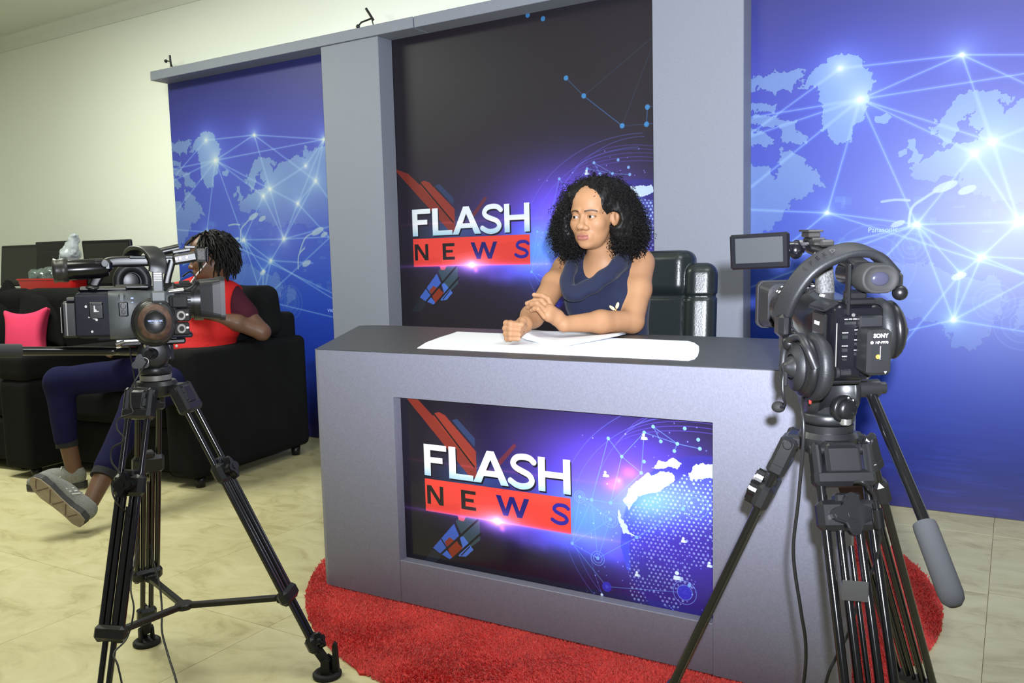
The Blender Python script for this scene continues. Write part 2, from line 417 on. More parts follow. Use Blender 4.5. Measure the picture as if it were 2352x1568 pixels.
LAND = [[(-2.149, 1.771), (-2.162, 1.785), (-2.228, 1.785), (-2.184, 1.837), (-2.124, 1.865), (-2.098, 1.896), (-2.006, 1.883), (-1.938, 1.797), (-1.946, 1.746), (-1.953, 1.686), (-1.969, 1.627), (-2.014, 1.614), (-2.034, 1.537), (-2.086, 1.55), (-2.121, 1.598), (-2.139, 1.636), (-2.122, 1.696)],
 [(-2.448, 1.484), (-2.382, 1.479), (-2.335, 1.453), (-2.321, 1.414), (-2.303, 1.45), (-2.308, 1.497), (-2.303, 1.542), (-2.235, 1.518), (-2.199, 1.506), (-2.172, 1.45), (-2.132, 1.42), (-2.136, 1.402), (-2.11, 1.364), (-2.154, 1.376), (-2.175, 1.35), (-2.207, 1.338), (-2.247, 1.322), (-2.279, 1.286), (-2.288, 1.254), (-2.343, 1.2), (-2.448, 1.147)],
 [(-2.449, 1.849), (-2.328, 1.86), (-2.283, 1.863), (-2.185, 1.851), (-2.228, 1.816), (-2.255, 1.783), (-2.309, 1.772), (-2.392, 1.8), (-2.449, 1.788)], [(-2.449, 1.751), (-2.318, 1.727), (-2.327, 1.701), (-2.449, 1.709)],
 [(-2.449, 1.695), (-2.327, 1.683), (-2.245, 1.656), (-2.218, 1.599), (-2.178, 1.586), (-2.199, 1.543), (-2.253, 1.566), (-2.303, 1.57), (-2.299, 1.625), (-2.355, 1.639), (-2.449, 1.672)], [(-2.449, 1.639), (-2.392, 1.625), (-2.327, 1.591), (-2.345, 1.555), (-2.448, 1.56)],
 [(-1.936, 1.637), (-1.887, 1.643), (-1.871, 1.626), (-1.895, 1.605), (-1.931, 1.61)], [(-1.805, 1.538), (-1.782, 1.54), (-1.777, 1.497), (-1.751, 1.469), (-1.772, 1.439), (-1.807, 1.444), (-1.792, 1.481), (-1.813, 1.509)], [(-1.842, 1.494), (-1.815, 1.505), (-1.812, 1.474), (-1.84, 1.466)],
 [(-1.734, 1.568), (-1.674, 1.633), (-1.63, 1.684), (-1.57, 1.703), (-1.513, 1.688), (-1.448, 1.656), (-1.469, 1.638), (-1.512, 1.641), (-1.485, 1.609), (-1.43, 1.642), (-1.372, 1.664), (-1.278, 1.683), (-1.225, 1.662), (-1.245, 1.7), (-1.211, 1.729), (-1.187, 1.685), (-1.123, 1.715), (-1.043, 1.727), (-0.921, 1.742), (-0.839, 1.703), (-0.868, 1.197), (-1.216, 1.262), (-1.352, 1.295), (-1.448, 1.265), (-1.543, 1.289), (-1.608, 1.34), (-1.643, 1.397), (-1.724, 1.373), (-1.795, 1.384), (-1.781, 1.418), (-1.806, 1.43), (-1.717, 1.47), (-1.624, 1.506), (-1.575, 1.506), (-1.547, 1.556), (-1.605, 1.56), (-1.607, 1.594), (-1.581, 1.626), (-1.622, 1.602), (-1.636, 1.548), (-1.674, 1.506), (-1.711, 1.539)],
 [(-1.877, 1.077), (-1.82, 1.049), (-1.748, 1.056), (-1.685, 1.034), (-1.631, 1.003), (-1.562, 0.985), (-1.504, 1.001), (-1.451, 0.926), (-1.496, 0.832), (-1.52, 0.781), (-1.548, 0.729), (-1.624, 0.722), (-1.649, 0.786), (-1.681, 0.821), (-1.752, 0.828), (-1.824, 0.845), (-1.883, 0.925), (-1.901, 1.015)], [(-1.427, 0.85), (-1.404, 0.926), (-1.358, 0.909), (-1.342, 0.843), (-1.404, 0.8), (-1.433, 0.804)]]
ND = {'A': (-2.064, 1.841), 'B': (-1.63, 1.833), 'C': (-1.987, 1.71), 'D': (-1.067, 1.755), 'E': (-1.521, 1.502), 'F': (-1.58, 1.464), 'G': (-1.146, 1.526), 'H': (-1.297, 1.404), 'I': (-2.108, 1.266), 'J': (-1.772, 1.205), 'K': (-1.426, 1.199), 'M': (-1.546, 1.073), 'N': (-1.615, 1.011), 'Q': (-1.219, 1.617), 'O': (-1.635, 0.83),
 'a': (-2.45, 1.60), 'b': (-2.45, 1.683), 'c': (-2.45, 1.37), 'd': (-2.45, 1.297), 'e': (-.86, 1.20), 'f': (-.86, 1.29), 'g': (-.86, 1.02), 'h': (-.86, 0.80), 'i': (-.86, 0.75), 'j': (-1.777, 0.913), 'k': (-.86, 1.32), 'm': (-.86, 0.70), 'n': (-2.45, 0.95), 'o': (-1.2, 1.05), 'p': (-2.1, .70), 'q': (-1.33, 1.70), 'r': (-2.36, 1.06), 's': (-2.2, .72), 't': (-1.9, .6)}
def art_network():
    p = Print(-2.46, -0.01, 1.62, 2.32, 0.0017)
    p.rows([(0, (66, 50, 122)), (.12, (48, 48, 132)), (.25, (24, 48, 146)), (.5, (20, 62, 186)), (.8, (40, 80, 214)), (1.05, (66, 98, 228)), (1.3, (86, 102, 230)), (1.6, (84, 92, 214)), (1.85, (80, 82, 194)), (2.0, (70, 68, 156)), (2.3, (58, 56, 120))])
    X, Z = np.meshgrid(p.xs, p.zs); P = np.stack([X.ravel(), Z.ravel(), 0*X.ravel()], 1)
    rip = (noise3(P*A(1, 9, 1), 6, 3)*.5+noise3(P*A(1, 12, 1), 14, 4)*.5).reshape(X.shape)
    p.im += (np.clip((.55-Z)/.4, 0, 1)*np.clip(Z/.05, 0, 1)*np.clip(rip, 0, 1)*.16)[..., None]*A(.5, .7, 1.0)
    land = (np.clip((Z-.95)/.9, 0, 1))
    for i, pts in enumerate(LAND):
        w, m = p.mask(pts, warp=.014 if i not in (6, 7, 8) else .006, seed=i, sc=44)
        zz = np.broadcast_to(w[3], m.shape); top = np.clip((zz-1.0)/.5, 0, 1)
        k = np.clip(.42+.5*top, 0, 1) if i < 9 else np.clip((zz-1.2)/.28, 0, 1)*.9
        if i >= 10: k = .45+0*zz
        im = p.im[w[0], w[1]]; c = A(160, 184, 250)/255; e = m*k*.8
        edge = np.abs(np.gradient(m)[0])+np.abs(np.gradient(m)[1]); im *= (1-.18*np.clip(edge, 0, 1))[..., None]
        p.im[w[0], w[1]] = im*(1-e[..., None])+e[..., None]*c
    p.glow(-1.42, 1.19, .17, (66, 30, 8), .32); p.glow(-1.62, 1.45, .3, (22, 26, 14), .6); p.glow(-2.0, 1.75, .2, (20, 26, 60), .8)
    # faint lens and control-room shapes
    rr = random.Random(4)
    for x, z, r_ in ((-2.07, 1.02, .12), (-1.93, 1.05, .16), (-1.4, .82, .1), (-1.5, .9, .07), (-1.79, 1.12, .07)):
        for q in (1, .72, .45): p.ring(x, z, r_*q, .006, (150, 180, 255), .22, ((150, 180, 255), .05))
    for _ in range(60):
        x = rr.uniform(-2.1, -1.05); z = rr.uniform(.85, 1.33); w_ = rr.uniform(.01, .05); h_ = rr.uniform(.006, .03)
        p.poly([(x, z), (x+w_, z), (x+w_, z+h_), (x, z+h_)], (130, 175, 255), rr.uniform(.08, .3))
    for pts in ([(-1.80, 1.20), (-1.79, 1.27), (-1.74, 1.31), (-1.70, 1.335)], [(-1.80, 1.30), (-1.85, 1.305), (-1.9, 1.30)], [(-1.30, 1.12), (-1.25, 1.20), (-1.17, 1.23)], [(-1.32, 1.02), (-1.31, 1.10), (-1.26, 1.14)]):
        p.path([tuple(v[:2]) for v in cat([(a, b, 0) for a, b in pts], 5)], .010, (205, 225, 255), .75)
    for x, z, a, b in ((-1.675, 1.345, .05, .018), (-1.60, 1.328, .035, .016), (-1.84, 1.21, .03, .012), (-1.15, 1.235, .055, .02), (-1.10, 1.215, .03, .014), (-1.25, 1.05, .04, .018), (-1.62, 1.0, .03, .014)):
        w = p.win(x-a, x+a, z-a, z+a); u = (w[2]-x)*.94+(w[3]-z)*.34; v = -(w[2]-x)*.34+(w[3]-z)*.94
        p.paint(w, .8*np.clip((1-(u/a)**2-(v/b)**2)*3, 0, 1), (210, 228, 255))
    for e in ['AB', 'BC', 'Aa', 'Cb', 'Cc', 'CI', 'CJ', 'CE', 'CF', 'CD', 'BD', 'BE', 'BG', 'DQ', 'DH', 'DG', 'EQ', 'EH', 'EF', 'EK', 'FK', 'FJ', 'GK', 'HK', 'GH', 'Ge', 'Hg', 'Id', 'IJ', 'JK', 'Kf', 'Ke', 'JM', 'JN', 'JO', 'KM', 'MO', 'MN', 'NO', 'Mo', 'Mi', 'Om', 'Ok', 'Jn', 'Jr', 'Ir', 'Ih', 'Op', 'Nt', 'Js', 'aC']:
        a, b = ND[e[0]], ND[e[1]]; p.seg(a, b, .013, (50, 66, 130), .4, True, 2.2); p.seg(a, b, .0042, (176, 200, 255), .6)
    for k, amp in dict(A=.8, B=.8, C=1.5, D=1.2, E=1.2, F=1.2, G=1.2, H=1.0, I=.8, J=1.4, K=1.5, M=1, N=.5, O=1.7, Q=.6).items():
        x, z = ND[k]; p.glow(x, z+.01, .070, (44, 54, 105), .9 if z > 1.7 else .4, 1.6); p.glow(x, z, .024*amp**.5, (100, 110, 100), .42, 1.5); p.star(x, z, .0072*amp**.5, (215, 228, 250), 1.0)
    p.im = p.im*A(.80, .88, 1.0)
    p.im = np.where(p.im > .62, .62+.30*np.tanh((p.im-.62)/.45), p.im).astype(F32)
    return p

FL = {'F': [[(0, 0), (.29, 0), (.29, 1), (0, 1)], [(0, .82), (1, .82), (1, 1), (0, 1)], [(0, .42), (.82, .42), (.82, .60), (0, .60)]],
 'L': [[(0, 0), (.29, 0), (.29, 1), (0, 1)], [(0, 0), (1, 0), (1, .18), (0, .18)]],
 'A': [[(0, 0), (.22, 0), (.60, 1), (.40, 1)], [(.78, 0), (1, 0), (.60, 1), (.40, 1)], [(.24, .22), (.76, .22), (.70, .40), (.30, .40)]],
 'H': [[(0, 0), (.22, 0), (.22, 1), (0, 1)], [(.78, 0), (1, 0), (1, 1), (.78, 1)], [(0, .42), (1, .42), (1, .60), (0, .60)]],
 'N': [[(0, 0), (.22, 0), (.22, 1), (0, 1)], [(.78, 0), (1, 0), (1, 1), (.78, 1)], [(0, 1), (.26, 1), (1, 0), (.74, 0)]],
 'E': [[(0, 0), (.28, 0), (.28, 1), (0, 1)], [(0, .82), (1, .82), (1, 1), (0, 1)], [(0, 0), (1, 0), (1, .18), (0, .18)], [(0, .42), (.85, .42), (.85, .59), (0, .59)]],
 'W': [[(0, 1), (.15, 1), (.36, 0), (.22, 0)], [(.42, 1), (.55, 1), (.36, 0), (.22, 0)], [(.42, 1), (.55, 1), (.78, 0), (.64, 0)], [(.85, 1), (1, 1), (.78, 0), (.64, 0)]]}
FS = [(.96, .80), (.80, .90), (.55, .925), (.28, .88), (.14, .73), (.24, .60), (.5, .51), (.76, .42), (.88, .27), (.76, .13), (.5, .075), (.25, .10), (.02, .20)]
def art_flash(px, ext=None, base=(27, 23, 33)):
    """the news title print, in metres of the desk front; ext=(x0,z0,w,h)"""
    p = Print(*(ext or (.74, .12, 1.03, .55)), px)
    X, Z = np.meshgrid(p.xs, p.zs); P = np.stack([X.ravel(), Z.ravel(), 0*X.ravel()], 1)
    p.im[:] = A(*base)/255
    nz = (noise3(P, 18, 1)*.6+noise3(P, 45, 2)*.4).reshape(X.shape)
    def field(x, z, sx, sz, c, pw=1.0): p.im[:] = p.im+np.exp(-(((X-x)/sx)**2+((Z-z)/sz)**2)**pw)[..., None]*A(*c)/255
    field(1.50, .47, .24, .15, (72, 52, 205)); field(1.40, .36, .13, .09, (20, 95, 170)); field(1.70, .27, .24, .16, (44, 30, 150)); field(1.30, .30, .26, .035, (40, 30, 110))
    field(1.30, .45, .35, .2, (16, 8, 40)); field(1.05, .43, .12, .05, (10, 40, 60))
    band = (np.clip(1-abs(Z-.27)/.04, 0, 1)*np.clip((X-1.0)/.2, 0, 1)*np.clip((1.7-X)/.2, 0, 1)*np.clip(.4+nz, 0, 1)*.28); p.im += band[..., None]*A(.35, .3, 1.0)
    # coloured bars behind the title
    for pts, c, a in (([(.80, .665), (.865, .643), (1.062, .473), (1.061, .42), (1.04, .43), (.823, .643)], (150, 50, 38), .8), ([(.915, .6), (.922, .609), (.937, .613), (.958, .605), (1.061, .509), (1.062, .47), (1.046, .467)], (156, 54, 42), .85),
      ([(.981, .592), (1.0, .598), (1.059, .546), (1.058, .52)], (46, 66, 108), .75), ([(1.125, .48), (1.188, .543), (1.196, .537), (1.14, .474)], (130, 46, 38), .6), ([(.983, .295), (1.03, .33), (1.067, .32), (1.067, .25), (1.022, .215)], (60, 92, 100), .7),
      ([(.898, .201), (.977, .286), (.994, .252), (.93, .184)], (70, 110, 220), .85), ([(.86, .15), (.895, .198), (.93, .184), (.90, .15)], (40, 50, 62), .6), ([(.93, .186), (.957, .176), (.968, .182), (.945, .205)], (72, 116, 225), .9), ([(.942, .226), (.959, .242), (.975, .236), (1.006, .218), (.967, .18), (.957, .197)], (140, 52, 36), .95), ([(.955, .20), (.985, .236), (1.0, .215), (.97, .176)], (140, 52, 36), .95),
      ([(.994, .252), (1.01, .252), (1.043, .218), (1.016, .193), (.989, .19), (1.005, .22)], (80, 122, 225), .9), ([(.99, .315), (.995, .299), (1.012, .298), (1.022, .315)], (235, 95, 120), .9)):
        p.poly(pts, c, a)
    p.seg((.905, .62), (1.055, .462), .005, (28, 22, 30)); p.seg((.925, .185), (1.062, .31), .006, (26, 26, 34)); p.seg((.96, .172), (1.07, .27), .006, (26, 26, 34)); p.seg((.93, .232), (.95, .208), .004, (26, 26, 34)); p.seg((1.0, .195), (1.03, .225), .003, (26, 26, 34))
    # network globe
    rr = random.Random(7); gx, gz, gr = 1.74, .33, .236
    w = p.win(gx-gr, gx+gr, gz-gr, gz+gr); d = np.sqrt((w[2]-gx)**2+(w[3]-gz)**2)/gr
    p.paint(w, .5*np.clip((1-d)*40, 0, 1), (36, 24, 104)); p.paint(w, .4*np.clip((1-d)*40, 0, 1)*np.clip(d-.6, 0, 1)*1.6, (70, 84, 225)); field(1.575, .42, .075, .055, (36, 92, 130)); field(1.66, .45, .10, .05, (40, 70, 110))
    p.poly([(1.506, .334), (1.527, .333), (1.53, .238), (1.518, .243), (1.502, .305)], (70, 82, 235), .85)
    DL = [(1.532, .401), (1.573, .434), (1.673, .507), (1.79, .501), (1.79, .314), (1.691, .273), (1.702, .21), (1.655, .166), (1.623, .163), (1.591, .197), (1.566, .152), (1.529, .165), (1.526, .237), (1.527, .317), (1.511, .354), (1.498, .372)]
    w, m = p.mask(DL, warp=.006, seed=9, sc=40); st = .0118; sz_ = .0098; gj = np.round(w[3]/sz_); of = (gj % 2)*.5*st; gi = np.round((w[2]-of)/st); hs = np.abs(np.sin(gi*12.9898+gj*78.233)*43758.5) % 1; keepm = noise3(np.stack([(gi*st+of+0*gj).ravel()*22, (gj*sz_+0*gi).ravel()*22, 0*(gi+gj).ravel()], 1), 1.0, 12).reshape(m.shape) > -.45
    dd = np.sqrt((w[2]-of-gi*st)**2+(w[3]-gj*sz_)**2); rad = .0018+.0018*hs; up = np.clip((np.broadcast_to(w[3], m.shape)-.33)/.1, 0, 1)
    p.paint(w, m*keepm*(hs > .08)*np.clip((rad-dd)/p.px+.5, 0, 1)*(.6+.4*up), (178, 198, 255)); p.paint(w, m*up*.22, (130, 175, 255))
    for k, pts in enumerate(([(1.512, .426), (1.529, .455), (1.562, .491), (1.582, .508), (1.59, .498), (1.614, .508), (1.642, .515), (1.649, .493), (1.626, .471), (1.606, .457), (1.578, .45), (1.553, .439), (1.537, .417), (1.528, .4)], [(1.594, .515), (1.614, .535), (1.653, .548), (1.669, .533), (1.657, .52), (1.634, .525), (1.614, .516)], [(1.688, .512), (1.703, .537), (1.79, .545), (1.79, .519), (1.718, .505), (1.695, .501)], [(1.50, .40), (1.505, .39), (1.51, .36), (1.53, .345), (1.545, .335), (1.51, .338), (1.497, .36)])):
        p.poly(pts, (205, 226, 255), .95, warp=.005, seed=k+20, sc=50)
    for k in range(5): p.path([(1.70+.22*math.cos(t)*(1-.05*k), .545+.075*math.sin(t)+.012*k) for t in np.linspace(.4, 2.9, 24)], .0016, (110, 90, 240), .5)
    for rx, rz, x, z in ((.36, .30, 1.72, .36), (.40, .33, 1.73, .37), (.33, .36, 1.74, .33)): p.path([(x+rx*math.cos(t), z+rz*math.sin(t)) for t in np.linspace(1.5, 4.0, 40)], .0015, (110, 130, 255), .5)
    NN = [(1.387, .418), (1.475, .369), (1.437, .258), (1.362, .287), (1.422, .414), (1.476, .413), (1.472, .583), (1.571, .607), (1.658, .586), (1.715, .579), (1.672, .423), (1.548, .332), (1.595, .624), (1.509, .539), (1.562, .502), (1.675, .209), (1.462, .185), (1.687, .23), (1.615, .588), (1.677, .626), (1.711, .601), (1.65, .567), (1.57, .532)]
    for a, b in ((0, 1), (0, 4), (4, 5), (5, 10), (1, 3), (2, 3), (2, 11), (11, 10), (6, 13), (13, 14), (14, 5), (7, 14), (7, 8), (8, 9), (12, 8), (4, 3), (4, 6), (16, 15), (15, 17), (2, 1), (7, 13), (13, 5), (12, 18), (0, 3), (4, 2), (8, 21), (3, 16)):
        p.seg(NN[a], NN[b], .0016, (120, 185, 255), .6)
    for i, (x, z) in enumerate(NN): p.ring(x, z, .0042, .001, (140, 195, 255), .8, ((130, 190, 255), .8))
    for x, z, r_ in ((1.475, .369, .022), (1.437, .258, .019), (1.703, .435, .032), (1.675, .209, .03), (1.387, .418, .016)):
        for q in (1, .65): p.ring(x, z, r_*q, .0018, (130, 175, 255), .7)
    p.ring(1.675, .209, .018, .001, (60, 60, 210), 1, ((52, 50, 200), .9)); p.ring(1.462, .185, .013, .001, (60, 60, 210), .8, ((56, 56, 205), .8))
    for x, z, k in ((1.655, .248, 1.3), (1.447, .155, .9), (1.547, .234, .8), (1.738, .291, .8), (1.672, .343, .8), (1.569, .595, .9), (1.462, .487, .9)):
        p.ring(x, z+.006*k, .0038*k, .001, (215, 232, 255), 1, ((215, 232, 255), 1)); p.poly([(x-.008*k, z-.008*k), (x+.008*k, z-.008*k), (x+.006*k, z+.001), (x-.006*k, z+.001)], (215, 232, 255)); p.poly([(x+.004*k, z-.007*k), (x+.013*k, z-.007*k), (x+.011*k, z), (x+.005*k, z)], (190, 215, 255), .8)
    for _ in range(90): p.glow(rr.uniform(1.38, 1.77), rr.uniform(.13, .66), .0016, (120, 150, 230), rr.uniform(.3, .9))
    p.glow(1.529, .50, .016, (190, 40, 20), .55, 1.5, 1.4); p.glow(1.483, .462, .016, (190, 30, 20), .55, 1.5, 1.4); p.star(1.50, .475, .006, (255, 120, 120), .5)
    # title
    p.poly([(.877, .312), (1.359, .312), (1.359, .410), (.877, .410)], (238, 70, 62)); p.poly([(.877, .312), (.877, .33), (1.15, .37), (1.359, .40), (1.359, .312)], (226, 62, 56), .6); p.poly([(1.0, .312), (1.0, .345), (1.2, .372), (1.2, .312)], (240, 84, 72), .5)
    lay = lambda ch, x0, x1, z0, z1, c: [p.poly([(x0+(x1-x0)*a, z0+(z1-z0)*b) for a, b in q], c) for q in FL[ch]]
    sss = lambda x0, x1, z0, z1, t, c: p.path([tuple(v[:2]) for v in cat([(x0+(x1-x0)*a, z0+(z1-z0)*b, 0) for a, b in FS], 5)], t, c)
    for ox, oz, c in ((.004, -.005, (16, 14, 34)), (0, 0, (236, 244, 255))):
        for ch, x0, x1 in (('F', .877, .958), ('L', .966, 1.050), ('A', 1.050, 1.168), ('H', 1.262, 1.360)): lay(ch, x0+ox, x1+ox, .420+oz, .514+oz, c)
        sss(1.172+ox, 1.252+ox, .418+oz, .516+oz, .0175, c)
    wv = p.win(.87, 1.37, .418, .450); wm = np.clip((.448-wv[3])/.03, 0, 1)*(p.im[wv[0], wv[1]].min(axis=2) > .85); p.paint(wv, wm*.6, (120, 185, 225))
    for ch, x0, x1, c in (('N', .884, .943, (30, 26, 34)), ('E', 1.006, 1.056, (32, 28, 36)), ('W', 1.124, 1.232, (34, 30, 110))): lay(ch, x0, x1, .334, .391, c)
    sss(1.302, 1.354, .333, .392, .0105, (44, 34, 150))
    # the flare under the title
    f = np.exp(-np.abs(Z-.3125)/.0045)*np.clip(1-np.abs(X-1.127)/.5, 0, 1)**1.2*.75; p.im += f[..., None]*A(.62, .30, 1.0)
    p.glow(1.127, .314, .020, (220, 150, 255), 1.0, 1.3, 2.6); p.star(1.127, .314, .006, (255, 230, 255), 1.0); p.glow(1.143, .295, .008, (200, 70, 190), .5)
    fr = np.exp(-np.abs(Z-.462)/.003)*np.clip(1-np.abs(X-1.1)/.45, 0, 1)*.25; p.im += fr[..., None]*A(.7, .2, .3)
    return p

# ------------------------------------------------------------------ materials
M = dict(
    wall=mat('wall_paint', lin((230, 234, 222)), rough=0.32, spec=0.4, var=(1.2, 0.02)), ceil=mat('ceiling_paint', lin((214, 218, 206)), rough=0.7),
    grey=mat('grey_laminate', (0.192, 0.196, 0.254), rough=0.42, var=(220, 0.12), bump=(420, 0.35, 0.0012, (1, 1, .25))),
    grey_col=mat('grey_fabric_board', (0.198, 0.215, 0.262), rough=0.6, var=(150, 0.07), bump=(300, 0.2, 0.001)),
    top=mat('charcoal_laminate', (0.042, 0.043, 0.047), rough=0.45, var=(40, 0.12)),
    white=mat('white_paper', (0.82, 0.84, 0.88), rough=0.6), board=mat('grey_edge_board', (0.30, 0.32, 0.36), rough=0.5),
    plast=mat('black_plastic', (0.0055, 0.0058, 0.0068), rough=0.34, spec=0.45), gloss=mat('glossy_black_plastic', (0.004, 0.0042, 0.006), rough=0.2, spec=0.5),
    satin=mat('satin_black_metal', (0.010, 0.0105, 0.012), rough=0.38, spec=0.5), tubeb=mat('gloss_black_tube', (0.006, 0.006, 0.007), rough=0.16, spec=0.7),
    rubber=mat('black_rubber', (0.016, 0.016, 0.016), rough=0.7, spec=0.3), foam=mat('grey_foam_grip', (0.075, 0.078, 0.085), rough=0.9, spec=0.2, bump=(900, 0.4, 0.0006)),
    lgrey=mat('grey_plastic_shell', (0.07, 0.078, 0.083), rough=0.45, metal=0.0, var=(30, 0.25)), chrome=mat('bright_metal', (0.55, 0.55, 0.54), rough=0.25, metal=0.9),
    dull=mat('dull_metal_ring', (0.26, 0.25, 0.23), rough=0.4, metal=0.6), mark=mat('white_marking', (0.75, 0.75, 0.75), rough=0.5), markb=mat('blue_marking', (0.35, 0.45, 0.75), rough=0.5), orange=mat('orange_marking', (0.75, 0.26, 0.03), rough=0.5),
    dusty=mat('scuffed_black_plastic', (0.020, 0.019, 0.018), rough=0.38, spec=0.5, var=(24, 0.7)), worn=mat('worn_copper_ring', (0.075, 0.040, 0.026), rough=0.55, metal=0.1, var=(60, 0.7)),
    glass=mat('viewfinder_lens', (0.03, 0.03, 0.05), rough=0.16, spec=0.6), lcd=mat('lcd_off', (0.024, 0.026, 0.028), rough=0.55, spec=0.15),
    pad=mat('headphone_leatherette', (0.0095, 0.010, 0.0115), rough=0.5, spec=0.4, bump=(260, 0.35, 0.001)), grip=mat('speckled_rubber_grip', (0.05, 0.05, 0.05), rough=0.6, spec=0.6, var=(260, 0.9), bump=(260, 0.8, 0.002)),
    leather=mat('black_leather', (0.011, 0.015, 0.016), rough=0.3, spec=0.55, bump=(170, 0.22, 0.002)), sofa=mat('black_sofa_cloth', (0.0075, 0.008, 0.0085), rough=0.95, spec=0.15, bump=(260, 0.4, 0.0015), var=(6, 0.2)),
    pink=mat('pink_cushion_cloth', (0.70, 0.050, 0.13), rough=0.85, spec=0.2, bump=(300, 0.2, 0.001)), hoodm=mat('satin_hood', (0.013, 0.013, 0.015), rough=0.45, spec=0.35), redp=mat('red_plastic', (0.55, 0.012, 0.012), rough=0.4),
    skin=mat('skin', (.5, .3, .2), rough=0.52, spec=0.3, attr=True, bump=(500, 0.08, 0.0006)), skin2=mat('dark_skin', (.1, .05, .03), rough=0.45, spec=0.4, attr=True), dress=mat('navy_knit', (0.013, 0.017, 0.042), rough=0.9, spec=0.2, sheen=0.08, bump=(320, 0.35, 0.0012)),
    hair=mat('black_curly_hair', (0.0055, 0.005, 0.005), rough=0.5, spec=0.2), eye=mat('eyeball', (1, 1, 1), rough=0.08, spec=0.6, attr=True), gold=mat('gold', (0.80, 0.50, 0.16), rough=0.28, metal=0.9), leaf=mat('cream_enamel_leaf', (0.75, 0.58, 0.34), rough=0.35, spec=0.6),
    vest=mat('red_vest_cloth', (0.52, 0.013, 0.013), rough=0.75, spec=0.25, bump=(60, 0.35, 0.006)), maroon=mat('maroon_cotton', (0.060, 0.011, 0.022), rough=0.9, spec=0.2), navyp=mat('navy_track_cloth', (0.0075, 0.0075, 0.042), rough=0.9, spec=0.15, bump=(40, 0.3, 0.006)), cuff=mat('dark_rib_cuff', (0.012, 0.013, 0.017), rough=0.9),
    shoe=mat('grey_knit_shoe', (0.20, 0.20, 0.195), rough=0.85, var=(160, 0.3)), sole=mat('pale_shoe_sole', (0.33, 0.27, 0.22), rough=0.7, var=(22, 0.35)), shoed=mat('dark_shoe_rubber', (0.035, 0.036, 0.038), rough=0.7, var=(120, 0.5)), strip=mat('shoe_white_stripe', (0.6, 0.6, 0.58), rough=0.6),
    screen=mat('monitor_screen', (0.016, 0.018, 0.014), rough=0.35), bag=mat('plastic_bag', (0.42, 0.46, 0.50), rough=0.25, spec=0.6, var=(14, 0.35)), bagb=mat('blue_plastic_bag', (0.20, 0.27, 0.50), rough=0.3), cloth=mat('dark_table_cloth', (0.012, 0.012, 0.013), rough=0.9), clearp=mat('wrapped_bottles', (0.10, 0.13, 0.12), rough=0.15, spec=0.8, var=(34, 0.8)),
    wire=mat('black_cable', (0.012, 0.012, 0.013), rough=0.4, spec=0.5), clear=mat('clear_tape', (0.07, 0.07, 0.072), rough=0.2, spec=0.7), wirewhite=mat('white_cable', (0.75, 0.75, 0.78), rough=0.4))

# ------------------------------------------------------------------ the room
def struct(o): o['kind'] = 'structure'; return o
flo = struct(ob('floor', MB().box((-0.4, -2.0, -0.03), (8.4, 8.0, 0.04)), mat('floor_screed', (0.44, 0.41, 0.29), rough=0.8)))
def tile_material():
    m = bpy.data.materials.new('cream_marble_tile'); m.use_nodes = True; nt = m.node_tree; b = nt.nodes['Principled BSDF']
    N = nt.nodes.new; L = nt.links.new
    geo = N('ShaderNodeNewGeometry'); oi = N('ShaderNodeObjectInfo'); mp = N('ShaderNodeMapping'); mp.inputs['Scale'].default_value = (1.3, 2.3, 1); mp.inputs['Rotation'].default_value = (0, 0, 0.35); L(geo.outputs['Position'], mp.inputs[0])
    sh = N('ShaderNodeVectorMath'); sh.operation = 'SCALE'; L(oi.outputs['Random'], sh.inputs['Scale']); sh.inputs[0].default_value = (7, 5, 0); ad = N('ShaderNodeVectorMath'); L(mp.outputs[0], ad.inputs[0]); L(sh.outputs[0], ad.inputs[1])
    n1 = N('ShaderNodeTexNoise'); n1.inputs['Scale'].default_value = 3.4; n1.inputs['Detail'].default_value = 9; n1.inputs['Roughness'].default_value = 0.68; n1.inputs['Distortion'].default_value = 1.1; L(ad.outputs[0], n1.inputs['Vector'])
    cr = N('ShaderNodeValToRGB'); e = cr.color_ramp; e.elements[0].position = 0.28; e.elements[0].color = (*lin((170, 160, 116)), 1); e.elements[1].position = 0.70; e.elements[1].color = (*lin((214, 207, 166)), 1)
    k = e.elements.new(0.47); k.color = (*lin((201, 193, 148)), 1); L(n1.outputs['Fac'], cr.inputs[0]); L(cr.outputs[0], b.inputs['Base Color'])
    b.inputs['Roughness'].default_value = 0.34; b.inputs['Specular IOR Level'].default_value = 0.35; return m
TM = tile_material(); TS = 0.60
tme = MB().box((0, 0, -0.005), (TS-0.0012, TS-0.0012, 0.01), 0.0006).mesh('floor_tile', TM)
for i in range(-12, 3):
    for j in range(-9, 2):
        x, y = 2.32+(i+.5)*TS, -0.235+(j-.5)*TS
        if y > 0.1: continue
        t = link('floor_tile', tme, flo); t.location = (x, y, 0)
struct(ob('wall_back', MB().box((-0.42, 0.09, 1.4), (8.44, 0.10, 2.8)), M['wall']))
struct(ob('wall_left', MB().box((-4.67, -2.0, 1.4), (0.10, 8.0, 2.8)), M['wall']))
struct(ob('ceiling', MB().box((-0.4, -2.0, 2.85), (8.4, 8.0, 0.10)), M['ceil']))
struct(ob('trim_1', MB().sweep([(-4.62, 0.0, 2.76), (3.8, 0.0, 2.76)], [(-.04, .04), (-.04, -.05), (-.03, -.05), (-.005, -.01), (.035, .03), (.035, .04)], (0, 0, 1), smooth=False), M['ceil']))

